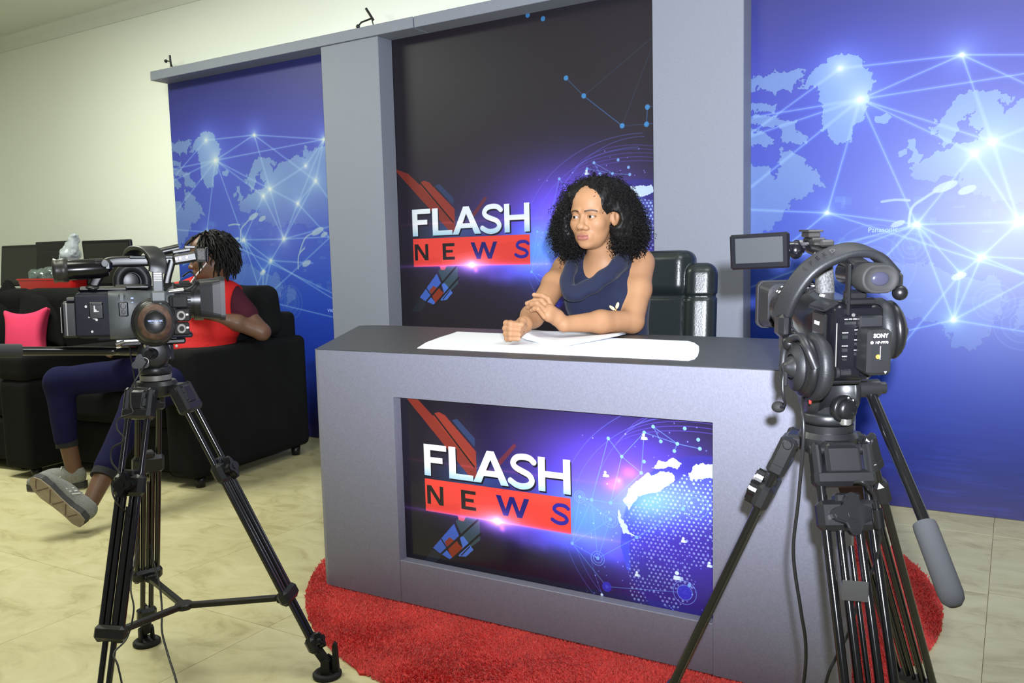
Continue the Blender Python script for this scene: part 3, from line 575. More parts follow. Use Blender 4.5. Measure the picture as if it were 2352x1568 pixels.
# ------------------------------------------------------------------ the set: panels, columns, header
net = art_network()
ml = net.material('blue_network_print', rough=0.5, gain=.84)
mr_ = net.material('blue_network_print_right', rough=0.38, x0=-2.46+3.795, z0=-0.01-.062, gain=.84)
def panel(x0, x1, mt, label):
    o = ob('printed_panel', MB().box(((x0+x1)/2, 0.018, 1.1155), (x1-x0, 0.036, 2.227)), mt); return tag(o, label, 'backdrop panel', 'printed backdrop panels')
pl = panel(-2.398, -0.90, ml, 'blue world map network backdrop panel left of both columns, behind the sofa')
fc = art_flash(.0013, (.795, -.362, 1.05, 1.49), (37, 32, 42))  # base colour lifted to hold the panel's reflected haze in the print
s_ = 1.5146; fx = lambda x: -.455+(x-.877)*s_; fz = lambda z: 1.018+(z-.312)*s_
DD = {}
for i, (x, z) in enumerate([(.493, 1.899), (.585, 1.805), (.779, 1.647), (.904, 1.718), (.899, 1.642), (.952, 2.035), (.291, 2.222), (.375, 2.192), (.98, 1.72), (.99, 1.645)]): DD[i] = ((x+.455)/s_+.877, (z-1.018)/s_+.312)
for a, b, k in ((0, 1, .5), (1, 2, .7), (2, 4, .25), (3, 4, .7), (1, 5, .2), (2, 5, .18), (3, 8, .5), (4, 9, .5)): fc.seg(DD[a], DD[b], .0022, (70, 130, 200), k)
for i in DD: fc.ring(*DD[i], .0075, .001, (64, 140, 205), .9, ((64, 140, 205), .9))
fc.im *= .86
mc = fc.material('news_title_print', rough=0.5, spec=.3, x0=fx(.795), w=1.05*s_, z0=fz(-.362), h=1.49*s_)
pc = panel(-0.56, 0.99, mc, 'dark FLASH NEWS backdrop panel between the two grey columns')
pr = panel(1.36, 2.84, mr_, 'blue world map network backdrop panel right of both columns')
for s, x, z, w_, pa in (('VARICAM', -1.10, .762, .028, pl), ('Panasonic', 1.845, 1.118, .028, pr)): text('print_lettering', s, w_, mat('pale_blue_ink', lin((150, 180, 250)), rough=.5), pa, (x, -.0006, z), (1, 0, 0), (0, 0, 1))
for x0, x1, lb in ((-.9506, -.5477, 'tall grey column left of the FLASH NEWS panel'), (.9759, 1.374, 'tall grey column right of the FLASH NEWS panel, behind the office chair')):
    tag(ob('column', MB().box(((x0+x1)/2, -.06, 1.1155), (x1-x0, .118, 2.227), .0025), M['grey_col']), lb, 'column', 'grey columns of the set')
hd = thing('header_beam', 'long grey header beam across the top of the backdrop panels', 'beam', (0, 0, 2.229))
ob('board', MB().box((-1.35, -.0475, .028), (2.085, .165, .056), .002), M['grey_col'], hd); ob('board', MB().box((1.285, -.0475, .0275), (3.17, .163, .055), .002), M['grey_col'], hd)
for x, lb, k in ((-.655, 'small black wire bracket on the header beam above the left column', 1), (-2.27, 'small black wire bracket at the far left end of the header beam', -1)):
    t = thing('wire_bracket', lb, 'bracket', (x, -.06, 2.285), (0, 0, .3*k), 'wire brackets on the header')
    ob('rod', MB().tube([(.03, 0, .05), (-.01, 0, .115)] if k > 0 else [(-.01, 0, .03), (-.02, 0, .10)], .0065, 8), M['plast'], t)
    ob('wire_arm', MB().tube([(.035, 0, .0), (.02, 0, .06)] if k > 0 else [(.03, 0, 0), (-.015, 0, .06)], .003, 6).tube([(.02, 0, .06), (-.04, 0, .045), (-.055, 0, .03)] if k > 0 else [(-.015, 0, .06), (-.07, 0, .075), (-.09, 0, .08)], .0045, 6), M['plast'], t)
    ob('clip_ball', MB().ell((-.06, 0, .025) if k > 0 else (-.092, 0, .078), .011, 10, 6), M['plast'], t)

# ------------------------------------------------------------------ rug
def rug():
    c = (1.2087, -1.1483); Rr = 1.0; rng = np.random.default_rng(3)
    t = thing('round_rug', 'round red shaggy rug under the news desk', 'rug', (*c, 0))
    n = 220; ed = [Rr*(1+.006*math.sin(k*.9)+.006*math.sin(k*2.3+1)+rng.uniform(-.004, .004)) for k in range(n)]
    ob('backing', MB().loft([[V((r_*math.cos(2*PI*k/n), r_*math.sin(2*PI*k/n), z)) for k, r_ in enumerate(ed)] for z in (0.0, 0.006)], smooth=False), mat('rug_backing', (0.56, 0.035, 0.03), rough=1), t)
    mp = mat('red_rug_pile', (0.70, 0.068, 0.058), rough=0.95, spec=0.1, sheen=0.4, var=(9, 0.2))
    N = 260000; a = rng.uniform(0, 2*PI, N); r_ = Rr*1.006*np.sqrt(rng.uniform(0, 1, N)); x = r_*np.cos(a); y = r_*np.sin(a)
    keep = ~((y > -.52) & (x > -.5) & (x < .55) & (y < .1)) | (rng.uniform(0, 1, N) < .3); x = x[keep]; y = y[keep]; N = len(x)
    nap = noise3(np.stack([x, y, 0*x], 1), 7, 2); nap2 = noise3(np.stack([x, y, 0*x], 1), 7, 9)
    hgt = rng.uniform(.010, .0135, N)+.0025*nap; w = rng.uniform(.0018, .0032, N); th = rng.uniform(0, PI, N); lx = rng.normal(0, .0035, N)+.006*nap; ly = rng.normal(0, .0035, N)+.006*nap2
    ox, oy = np.cos(th)*w, np.sin(th)*w
    vs = np.stack([np.stack([x-ox, y-oy, 0*x+.003], 1), np.stack([x+ox, y+oy, 0*x+.003], 1), np.stack([x+lx+ox*.35, y+ly+oy*.35, hgt], 1), np.stack([x+lx-ox*.35, y+ly-oy*.35, hgt], 1)], 1).reshape(-1, 3)
    npmesh('pile', vs, np.arange(4*N).reshape(-1, 4), mp, t, smooth=False, kind='stuff')
rug()

# ------------------------------------------------------------------ news desk
def desk():
    z0 = .011; t = thing('news_desk', 'wide grey news desk with a FLASH NEWS screen in its front', 'desk', (0, 0, 0)); H = .78; y0 = -1.73
    xl, xil, xir, xr = .4559, .7713, 1.7477, 2.064; zib, zit = .1427, .6465; d = .034
    c = .018
    ob('front_stile', MB().prism([(xl+c, y0), (xil, y0), (xil, y0+d), (xl+.0, y0+d), (xl-.010, y0+.018), (xl+.004, y0+.005)], (0, 0, z0), (1, 0, 0), (0, 1, 0), H-z0-.001), M['grey'], t)
    ob('front_stile', MB().prism([(xir, y0), (xr, y0), (xr, y0+d), (xir, y0+d)], (0, 0, z0), (1, 0, 0), (0, 1, 0), H-z0-.001), M['grey'], t)
    ob('top_rail', MB().box(((xil+xir)/2, y0+d/2, (zit+H-.001)/2), (xir-xil, d-.0006, H-.001-zit)), M['grey'], t)
    ob('bottom_rail', MB().box(((xil+xir)/2, y0+d/2+.0003, (zib+z0)/2), (xir-xil, d-.0006, zib-z0), .0015), M['grey'], t)
    k = (3.6869-1.698)/(3.6869-1.73); sx = lambda x: 2.3626+(x-2.3626)*k; sz = lambda z: 1.053+(z-1.053)*k
    fd = art_flash(.0009); sc_ = ob('screen', MB().box(((xil+xir)/2, -1.69, (zib+zit)/2), (xir-xil+.04, .012, zit-zib+.04)), fd.material('desk_title_print', rough=.16, x0=sx(.74), w=1.03*k, z0=sz(.12), h=.55*k, gain=1.04), t, 'dark FLASH NEWS title screen with a blue dotted globe')
    bl, br = (-.035, -.895), (1.86, -1.035)
    outl = [(xl-.006, y0+.022), (xl+.004, y0+.006), (xl+c, y0+.0008), (xr, y0+.0008), (br[0]+.004, br[1]-.03), (br[0]-.02, br[1]), (bl[0]+.10, bl[1]-.004), (bl[0]+.035, bl[1]-.012), (bl[0]-.002, bl[1]-.05)]
    mb = MB().prism(outl, (0, 0, H-.001), (1, 0, 0), (0, 1, 0), .002)
    mb.prism([(xl+.05, y0+d+.001), (xr-.03, y0+d+.001), (br[0]-.03, br[1]-.02), (bl[0]+.04, bl[1]-.02)], (0, 0, H-.024), (1, 0, 0), (0, 1, 0), .0235)
    ob('desktop', mb, M['top'], t, 'charcoal desktop surface')
    def side(a, b, nm):
        a = V((*a, 0)); b = V((*b, 0)); dd = (b-a).normalized(); n = V((-dd.y, dd.x, 0)); m_ = (a+b)/2
        ob(nm, MB().box((m_.x, m_.y, (z0+H-.0012)/2), ((b-a).length, .022, H-z0-.0012), .001, Matrix.Rotation(math.atan2(dd.y, dd.x), 3, 'Z')), M['grey'], t)
    side((xl+.014, y0+d+.012), (bl[0]+.022, bl[1]-.02), 'side_panel'); side((xr-.028, y0+d+.012), (br[0]-.03, br[1]-.02), 'side_panel')
desk()
mt_ = [(.778, -1.612), (.700, -1.46), (.640, -1.30), (.600, -1.17), (.572, -1.094), (1.496, -1.179), (1.53, -1.22), (1.575, -1.31), (1.612, -1.42), (1.645, -1.53), (1.66, -1.60), (1.655, -1.633)]
tag(ob('desk_mat', MB().prism(mt_, (0, 0, .7812), (1, 0, 0), (0, 1, 0), .0016), M['white']), 'large white curved sheet covering the middle of the desktop', 'sheet')
def papers():
    P = [(.93, -1.262), (1.10, -1.46), (1.243, -1.402), (1.215, -1.125), (.945, -1.06)]
    a, b, c_, d_ = V((.955, -1.315, 0)), V((1.205, -1.43, 0)), V((1.255, -1.11, 0)), V((.99, -1.045, 0))
    rr = random.Random(5)
    for k in range(6):
        n = 14; m = 6; vs = []; off = V((rr.uniform(-.006, .006), rr.uniform(-.006, .006), 0)); lift = .030-.0022*k
        for i in range(n+1):
            for j in range(m+1):
                u, v = i/n, j/m; q = a.lerp(b, u).lerp(d_.lerp(c_, u), v)+off
                z = .7836+.0011*(6-k)+max(0, .45-u)**2*5*lift*(1-v)**1.3*1.05+.006*max(0, u-.75)*4*v*v+.0012*math.sin(u*9+k)
                vs.append((q.x, q.y, z))
        top = [(i*(m+1)+j, (i+1)*(m+1)+j, (i+1)*(m+1)+j+1, i*(m+1)+j+1) for i in range(n) for j in range(m)]
        bot = [(x, y, z-.0005) for x, y, z in vs]; o_ = len(vs); rim = [i*(m+1) for i in range(n+1)]+[n*(m+1)+j for j in range(1, m+1)]+[i*(m+1)+m for i in range(n-1, -1, -1)]+[j for j in range(m-1, 0, -1)]
        fs = top+[tuple(o_+q for q in f[::-1]) for f in top]+[(rim[(i+1) % len(rim)], rim[i], rim[i]+o_, rim[(i+1) % len(rim)]+o_) for i in range(len(rim))]
        tag(ob('paper_sheet', MB().add(vs+bot, fs, True), M['white']), 'white sheet of the script on the desk, %s' % ('topmost of its pile', 'second from the top of its pile', 'third from the top of its pile', 'third from the bottom of its pile', 'second from the bottom of its pile', 'lowest of its pile')[k], 'paper', 'script sheets on the desk')
papers()
# ------------------------------------------------------------------ tripods with fluid heads
def frame(f, l, u): return basis(f, l, u)
def star_knob(o, ax, r_, h, k=4, up=(0, 0, 1)):
    ax = V(ax).normalized(); a = (V(up)-ax*V(up).dot(ax)).normalized(); b = ax.cross(a)
    pl_ = [((r_*(1+.24*math.cos(k*t)))*math.cos(t), (r_*(1+.24*math.cos(k*t)))*math.sin(t)) for t in np.linspace(0, 2*PI, 33)[:-1]]
    mb = MB().prism(pl_, o, a, b, h); mb.prism([(x*.86, y*.86) for x, y in pl_], V(o)+ax*h, a, b, h*.18); return mb.disc(V(o)+ax*h*1.1, ax, r_*.34, h*.2, 14)
def tripod(name_label, apex, feet, clamp_t, collar_t, sp=.029, tr=.0075, ring=None, yoke_rot=None):
    ax_, ay_, az = apex; t = thing('camera_tripod', name_label, 'tripod', (ax_, ay_, 0)); Z = V((0, 0, 1))
    mb = MB().lathe([(0, -.028), (.044, -.028), (.050, -.02), (.052, 0), (.052, 0), (.046, .010), (.046, .010), (.0, .010)], (0, 0, az), Z, 28)
    legs = []
    for fx_, fy_ in feet:
        F = V((fx_-ax_, fy_-ay_, 0)); rho = F.normalized(); tt = Z.cross(rho); T = rho*.062+Z*(az-.012); d = (F+Z*.02-T).normalized(); n = d.cross(tt).normalized()
        if n.dot(rho) < 0: n = -n
        rot = basis(tt, n, tt.cross(n)); L = (F+Z*.02-T).length
        mb.box(rho*.052+Z*(az-.012), (.052, .040, .026), .006, basis(tt, rho, Z)); legs.append((F, rho, tt, T, d, n, rot, L))
    ob('crown', mb, M['satin'], t)
    cols = []
    for F, rho, tt, T, d, n, rot, L in legs:
        P = lambda s_, a=0, b=0: T+d*s_+tt*a+n*b
        y = MB().box(P(.050), (2*sp+.026, .034, .028), .007, rot)
        for sg in (-1, 1): y.box(P(.018, sg*(sp+.004)), (.016, .032, .060), .006, rot)
        y.box(P(.020, 0, .003), (sp*1.55, .028, .050), .006, rot); y.disc(P(0, -sp-.014), tt, .009, 2*sp+.028, 14, .002).box(P(.024, 0, .004), (.046, .024, .028), .005, rot)
        leg = ob('leg', y, M['satin'], t)
        sc, sk = L*clamp_t, L*collar_t
        for sg in (-1, 1): ob('outer_tube', MB().tube([P(.058, sg*sp), P(sk+.02, sg*sp)], tr, 14), M['tubeb'], leg)
        for sg in (-1, 1): ob('inner_tube', MB().tube([P(sc, sg*sp*.42), P(L-.05, sg*sp*.42)], tr*.95, 14), M['tubeb'], leg)
        ob('mid_tube', MB().tube([P(sc+.05, 0, -.004), P(sk, 0, -.004)], tr*.6, 10), M['tubeb'], leg)
        w = 2*sp+.027
        ob('clamp', MB().box(P(sc), (w, .030, .052), .009, rot).box(P(sc-.028), (sp*1.1, .024, .018), .004, rot), M['satin'], leg)
        ob('clamp_knob', star_knob(P(sc, .0, .015), n, .024 if sp < .03 else .029, .014), M['plast'], leg)
        ob('collar', MB().box(P(sk), (w-.002, .030, .036), .008, rot).box(P(sk, 0, -.022), (.022, .022, .022), .004, rot), M['satin'], leg)
        ob('lower_lock', MB().box(P(L-.075), (sp*.84+.028, .028, .042), .008, rot), M['satin'], leg); ob('lock_knob', star_knob(P(L-.075, 0, .013), n, .017, .012), M['plast'], leg)
        fb = MB().lathe([(0, 0), (.036, 0), (.037, .004), (.037, .009), (.033, .013), (.026, .014), (.022, .010), (.012, .010), (0, .010)], F, Z, 24)
        for sg in (-1, 1): fb.prism([(-.012, .008), (.012, .008), (.010, .045), (0, .052), (-.010, .045)], F+tt*(sg*.016-.003)+Z*0, rho, Z, -.006*1)
        fb.prism([(-.006, .010), (.010, .010), (.006, .085), (.0, .092), (-.004, .085)], F+rho*.022-tt*.007, rho, Z, -.014)
        ob('rubber_foot', fb, M['rubber'], leg); ob('foot_tube', MB().tube([P(L-.06), F+Z*.036], .013, 12), M['rubber'], leg)
        cols.append(P(sk, 0, -.022))
    hub = sum(cols, V((0, 0, 0)))/3+V((0, 0, -.012)); ob('spreader_hub', MB().disc(hub-Z*.008, Z, .022, .016, 20, .003), M['satin'], t)
    for c_ in cols:
        e = (hub-c_).normalized(); q = c_.lerp(hub, .5); sd = e.cross(Z).normalized()
        a_ = MB().box(q, (.016, (hub-c_).length-.02, .014), .002, basis(sd, e, sd.cross(e))).disc(c_-sd*.014, sd, .009, .028, 12); ob('spreader_arm', a_, M['satin'], t)
    return t
def fluid_head(t, O, f, l, zb, zt, drum_r, ring_mat, dial=True):
    """head parts of tripod t (local frame of t): base at height zb, plate at zt, facing f"""
    f = V(f); l = V(l); Z = V((0, 0, 1)); O = V(O); H = zt-zb; rot = basis(f, l, Z); k = drum_r/.042
    hd_ = ob('fluid_head', MB().lathe([(0, 0), (.040*k, 0), (.043*k, .006), (.043*k, .016), (.040*k, .020), (.034*k, .022), (.034*k, .034), (0, .034)], O+Z*(zb+.012), Z, 30), M['satin'], t)
    ob('levelling_ring', MB().lathe([(.036*k, -.002), (.041*k, -.002), (.041*k, -.002), (.042*k, .011), (.042*k, .011), (.036*k, .011)], O+Z*zb, Z, 30), ring_mat, hd_)
    zc = zb+.030+(H-.030)*.52; c = O+Z*zc
    ob('tilt_drum', MB().lathe([(0, -.046), (.030*k, -.046), (drum_r*.9, -.042), (drum_r, -.034), (drum_r, -.030), (drum_r*.94, -.029), (drum_r*.94, .029), (drum_r, .030), (drum_r, .034), (drum_r*.9, .042), (.030*k, .046), (0, .046)], c, l, 36), M['satin'], hd_)
    ob('head_body', MB().box(c-Z*.012, (drum_r*1.5, .062, H*.72), .012, rot).box(c+f*drum_r*.8, (.030, .05, .05), .008, rot), M['satin'], hd_)
    ob('camera_plate', MB().box(O+Z*(zt-.008), (.150, .056, .014), .004, rot).box(O+Z*(zt-.002), (.11, .046, .006), .001, rot), M['plast'], hd_)
    ob('plate_lever', MB().tube([O+Z*(zt-.010)-l*.034, O+Z*(zt-.014)-l*.05-f*.02], .0045, 8).disc(O+Z*(zt-.010)-l*.028, -l, .010, .012, 14, .002), M['chrome'], hd_)
    if dial:
        dn = (-f*.96-l*.28).normalized(); dc = c-f*drum_r*.82-Z*.026-l*.008
        ob('drag_dial', MB().lathe([(0, 0), (.023, 0), (.0245, .004), (.0245, .012), (.022, .014), (.022, .014), (.019, .015), (.019, .015), (.017, .022), (.012, .025), (0, .026)], dc, dn, 30), M['plast'], hd_)
        tk = MB(); a = Z; b = dn.cross(a)
        for w in (.2, .75, 1.3): tk.disc(dc+dn*.0135+(a*math.cos(w)-b*math.sin(w))*.0205, dn, .0018, .0012, 8)
        ob('dial_mark', tk, M['mark'], hd_)
    return hd_
def pan_bar(t, pts, r_, g0, g1, gr, socket):
    b = ob('pan_bar', MB().tube(pts, r_, 14), M['tubeb'], t); g0 = V(g0); g1 = V(g1); d = (g1-g0); L = d.length
    ob('foam_grip', MB().lathe([(r_, 0), (gr*.96, 0), (gr*.96, 0), (gr, .006), (gr, L-.02), (gr*.9, L-.008), (gr*.55, L), (0, L+.001)], g0, d, 22), M['foam'], b)
    a, c = V(socket[0]), V(socket[1]); ob('bar_socket', MB().tube([a, c], socket[2], 18).tube([c, c+(c-a).normalized()*.012], socket[2]*.7, 12), M['satin'], b)
# right-hand rig
AR = V((2.08, -2.114, .72)); HR = 2.1274; PR = .0469
fR = V((math.cos(HR)*math.cos(PR), math.sin(HR)*math.cos(PR), math.sin(PR))); lR = V((-math.sin(HR), math.cos(HR), 0)); uR = fR.cross(lR); fRh = V((math.cos(HR), math.sin(HR), 0)); OR = V((2.0802, -2.1142, .8414))
tR = tripod('black camera tripod at the right, standing in front of the right end of the desk', AR, [(1.721, -2.139), (2.252, -2.430), (2.238, -1.79)], .15, .80, sp=.039, tr=.0078)
hR = fluid_head(tR, (.0, 0, 0), fRh, lR, .732, .8385, .044, M['satin'])
ob('level_button', MB().disc((.035, -.035, .748), (0, 0, 1), .010, .016, 16, .002).disc((.035, -.035, .764), (0, 0, 1), .008, .010, 16, .002), M['chrome'], hR)
LR = lambda p: V(p)-V((AR.x, AR.y, 0))
pan_bar(tR, [LR((2.142, -2.080, .806)), LR((2.244, -2.227, .630)), LR((2.262, -2.258, .598))], .0095, LR((2.250, -2.240, .616)), LR((2.300, -2.328, .526)), .0185, (LR((2.085, -2.128, .806)), LR((2.158, -2.080, .806)), .016))
# left-hand rig
AL = V((.520, -2.350, .760)); HL = .94; fL = V((math.cos(HL)*math.cos(.021), math.sin(HL)*math.cos(.021), -.021)); lL = V((-math.sin(HL), math.cos(HL), 0)); uL = fL.cross(lL); fLh = V((math.cos(HL), math.sin(HL), 0)); OL = V((.503, -2.357, .8786))
tL = tripod('black camera tripod at the left, standing on the tiles in front of the sofa', AL, [(.879, -2.171), (.296, -2.273), (.617, -2.627)], .29, .73, sp=.0265, tr=.0072)
hL = fluid_head(tL, (0, 0, 0), fLh, lL, .774, .8755, .038, M['dull'], dial=False)
LL = lambda p: V(p)-V((AL.x, AL.y, 0))
ob('drag_lever', star_knob(V((.008, -.046, .822)), -lL, .017, .012, 3), M['plast'], hL)
ob('dial_mark', MB().lathe([(.0085, 0), (.0100, 0), (.0100, .001), (.0085, .001)], V((.024, -.046, .824)), -lL, 20), M['mark'], hL)
pan_bar(tL, cat([LR_ for LR_ in (LL((.545, -2.375, .845)), LL((.505, -2.382, .846)), LL((.462, -2.395, .846)), LL((.43, -2.42, .848)), LL((.382, -2.600, .866)))], 6), .0105, LL((.382, -2.600, .866)), LL((.352, -2.700, .876)), .0165, (LL((.53, -2.33, .842)), LL((.555, -2.385, .842)), .014))

# ------------------------------------------------------------------ camcorders
def ringyz(x, w, h, r_, cy, cz, n=5): return [V((x, cy+a, cz+b)) for a, b in rrect(w, h, r_, n)]
def cring(x, r_, cy, cz, n=24): return [V((x, cy+r_*math.cos(2*PI*(k+.5)/n), cz+r_*math.sin(2*PI*(k+.5)/n))) for k in range(n)]
X_, Y_, Z_ = V((1, 0, 0)), V((0, 1, 0)), V((0, 0, 1))
def hood(t, x0, x1, w0, h0, w1, h1, cy, cz, mt):
    mb = MB().loft([ringyz(x0, w0, h0, .02, cy, cz), ringyz(x0+(x1-x0)*.5, w1*.96, h1*.96, .016, cy, cz), ringyz(x1-.012, w1, h1, .014, cy, cz), ringyz(x1-.012, w1*1.04, h1*1.05, .014, cy, cz), ringyz(x1, w1*1.04, h1*1.05, .014, cy, cz), ringyz(x1, w1*.92, h1*.92, .012, cy, cz), ringyz(x0+.012, w0*.72, h0*.72, .02, cy, cz)], smooth=False)
    return ob('lens_hood', mb, mt, t)
def camR():
    t = thing('camcorder', 'black video camera at the right with its screen flipped out, seen from behind', 'video camera', OR, basis(fR, lR, uR), 'video cameras on tripods')
    B = M['plast']
    body = ob('body', MB().loft([ringyz(-.100, .080, .112, .014, -.008, .062), ringyz(-.094, .088, .122, .016, -.008, .064), ringyz(-.045, .094, .126, .018, -.004, .066), ringyz(-.030, .098, .122, .030, -.002, .070), ringyz(.0, .102, .112, .045, 0, .078), ringyz(.050, .100, .102, .048, 0, .088)]).box((-.03, 0, .004), (.13, .07, .014), .004), M['gloss'], t)
    ob('side_plate', MB().box((-.060, .0425, .060), (.062, .006, .100), .003).box((-.060, .036, .122), (.07, .03, .008), .003, Matrix.Rotation(-.5, 3, 'X')), B, body)
    lb = [(.040, .048), (.058, .048), (.058, .051), (.066, .051), (.066, .046), (.072, .046), (.072, .050), (.104, .050), (.104, .046), (.112, .046), (.112, .052), (.150, .052), (.150, .047), (.158, .047), (.158, .050), (.180, .050), (.180, .046), (.200, .046)]
    pr = []
    for x, r_ in lb: pr += [(r_, x), (r_, x)]
    bar = ob('lens_barrel', MB().lathe([(0, .04)]+pr+[(0, .2)], (0, 0, .092), X_, 36), B, t)
    rg = MB()
    for x0, x1 in ((.115, .146), (.074, .100)):
        for k in range(40):
            a = 2*PI*k/40; c = V(((x0+x1)/2, .0515*math.cos(a), .092+.0515*math.sin(a))); rg.box(c, (x1-x0, .0025, .004), 0, Matrix.Rotation(a, 3, 'X'))
    ob('focus_ribs', rg, M['rubber'], bar)
    wm = MB(); rr = random.Random(3)
    for x in (.061, .069, .108, .154, .168):
        for k in range(11): a = R(40+14*k); c = V((x, .0518*math.cos(a), .092+.0518*math.sin(a))); wm.box(c, (.004, .001, rr.uniform(.002, .006)), 0, Matrix.Rotation(a, 3, 'X'))
    ob('ring_marking', wm, M['mark'], bar, kind='stuff')
    h_ = hood(t, .190, .240, .100, .088, .114, .092, 0, .093, M['hoodm'])
    # handle, strut, viewfinder
    ob('handle', MB().sweep(cat([(-.105, -.008, .186), (-.06, -.006, .196), (.02, -.002, .204), (.09, 0, .212)], 4), rrect(.030, .020, .007), Z_).box((.085, .0, .222), (.05, .034, .018), .006).box((-.100, .012, .150), (.014, .006, .085), .002).box((-.096, -.008, .130), (.02, .05, .012), .003), B, t)
    ob('grip_strut', MB().sweep(cat([(.05, 0, .202), (.036, 0, .175), (.026, 0, .128)], 5), rrect(.030, .030, .011), X_), M['grip'], t)
    ob('shoe_mount', MB().box((.092, .004, .236), (.04, .022, .010), .002).box((.092, .004, .243), (.05, .028, .004), .001).box((.045, 0, .222), (.05, .024, .012), .003), M['dusty'], t)
    vf = ob('viewfinder', MB().loft([ringyz(-.035, .052, .040, .018, -.018, .174), ringyz(-.085, .054, .042, .019, -.020, .173), ringyz(-.100, .058, .044, .021, -.021, .171)][::-1]), M['gloss'], t)
    ob('eyecup', MB().loft([[V((x, -.0215+a*k_, .170+b*k_)) for a, b in rrect(.060, .046, .022, 6)] for x, k_ in ((-.142, .55), (-.142, .80), (-.146, .93), (-.142, 1.0), (-.128, 1.05), (-.104, 1.04), (-.098, .98))]), M['rubber'], vf)
    ob('eyepiece_lens', MB().ell((-.1415, -.0215, .170), (.0045, .0150, .0115), 20, 12), M['glass'], vf)
    ob('viewfinder_mount', MB().box((-.085, -.006, .138), (.03, .03, .02), .004).box((-.075, -.046, .150), (.03, .012, .018), .004), B, vf)
    # flip-out monitor
    nm = V((-1.30, .80, .02)).normalized(); sd = Z_.cross(nm).normalized()*-1; up = nm.cross(sd)*-1
    if up.z < 0: up = -up
    up = (up+sd*.05).normalized(); sd = (sd-up*sd.dot(up)).normalized(); nm = sd.cross(up); nm = nm if nm.x < 0 else -nm; rt = basis(nm, sd, up) if nm.cross(sd).dot(up) > 0 else basis(nm, -sd, up); sd = rt.col[1]
    mc_ = V((.080, .103, .2085)); mo = ob('monitor', MB().box(mc_, (.012, .108, .065), .0035, rt), M['gloss'], t)
    ob('monitor_screen', MB().box(mc_+rt @ V((.0058, 0, .002)), (.002, .086, .046), 0, rt), M['lcd'], mo)
    ob('monitor_hinge', MB().tube([(.082, .052, .212), (.085, .022, .214)], .012, 16).ell((.080, .036, .208), (.013, .014, .016), 14, 8).box((.088, .020, .220), (.03, .03, .014), .004), M['gloss'], mo)
    # back: controls and battery
    rp = ob('control_panel', MB().box((-.1015, .008, .056), (.004, .040, .104), .0018), M['gloss'], t)
    for y, z, w_, h__ in ((.008, .095, .020, .006), (.016, .072, .010, .007), (.016, .050, .010, .007), (-.004, .077, .009, .006), (-.004, .060, .009, .006), (-.004, .043, .009, .006), (.016, .034, .008, .004)):
        ob('button', MB().box((-.1045, y, z), (.003, w_, h__), .001), M['satin'], rp); 
        lm = MB()
        for k in range(3): lm.box((-.1038, y+w_*.35-k*w_*.36, z+h__*.5+.0035), (.0006, w_*.26, .0013))
        ob('button_marking', lm, M['mark'], rp)
    ob('button', MB().disc((-.1035, .004, .1085), -X_, .0032, .004, 12, .001), M['chrome'], rp); ob('dial_wheel', MB().disc((-.100, .024, .012), Y_, .010, .006, 18, .001).box((-.104, .012, .012), (.006, .018, .010), .002), M['satin'], rp)
    ob('side_stripe', MB().box((-.099, .0285, .058), (.003, .003, .075), .001), M['dull'], rp)
    bt = ob('battery', MB().box((-.128, -.0215, .052), (.048, .0395, .074), .005).box((-.110, -.0215, .098), (.018, .039, .020), .003), M['satin'], t)
    bk = -.1523
    text('battery_lettering', 'SONY', .0088, M['mark'], bt, (bk, -.0215, .077), -Y_, Z_, .0002, 'CENTER', .0003)
    text('battery_lettering', 'NP-F970', .0058, M['mark'], bt, (bk, -.0235, .067), -Y_, Z_, .0002, 'CENTER'); ob('battery_marking', MB().disc((bk+.0002, -.0075, .069), -X_, .0024, .0004, 14).prism([(-.0022, 0), (.0022, 0), (0, -.0036)], (bk+.0002, -.031, .0215), -Y_, Z_, .0004).box((bk, -.0215, .052), (.0003, .0007, .022)), M['mark'], bt)
    ob('battery_marking', MB().disc((bk+.0002, -.018, .046), -X_, .0035, .0004, 16), M['orange'], bt)
    sy = .0458
    text('side_lettering', 'SONY', .0085, M['mark'], body, (-.046, sy, .088), -X_, Z_, .0002, 'LEFT', .0003); text('side_lettering', 'HDV', .0135, M['lgrey'], body, (-.040, sy, .066), -X_, Z_, .0002); text('side_lettering', 'DIGITAL HD VIDEO CAMERA', .0028, M['mark'], body, (-.042, sy, .058), -X_, Z_, .0002); text('side_lettering', 'ZEBRA', .0034, M['mark'], body, (-.074, sy, .022), -X_, Z_, .0002)
    text('top_lettering', 'G LENS', .0070, M['mark'], body, (-.038, .036, .1345), -X_, V((0, -.45, .89)), .0002)
    ob('hand_strap', MB().sweep(cat([(-.08, -.052, .10), (-.085, -.075, .085), (-.06, -.082, .06), (.0, -.075, .05), (.04, -.052, .06)], 4), [(-.020, -.003), (.020, -.003), (.020, .003), (-.020, .003)], Z_), M['pad'], t)
    return t
camR()
def cup(t, c, ax, r_, up, mt, k=1.0):
    """ear cup: shell outward along ax, cushion behind"""
    c = V(c); ax = V(ax).normalized()
    e = ob('ear_cup', MB().lathe([(r_*.80, -.004), (r_*.93, .0), (r_*.95, .008*k), (r_*.86, .016*k), (r_*.80, .018*k), (r_*.80, .018*k), (r_*.74, .022*k), (r_*.5, .030*k), (r_*.46, .031*k), (r_*.46, .031*k), (r_*.42, .0305*k), (0, .0305*k)], c, ax, 40, up=up), mt, t)
    ob('ear_cushion', MB().lathe([(r_*.45, -.004), (r_*.98, -.004), (r_*1.05, -.010), (r_*1.04, -.020), (r_*.9, -.028), (r_*.65, -.027), (r_*.5, -.018)], c, ax, 40), M['pad'], e); return e
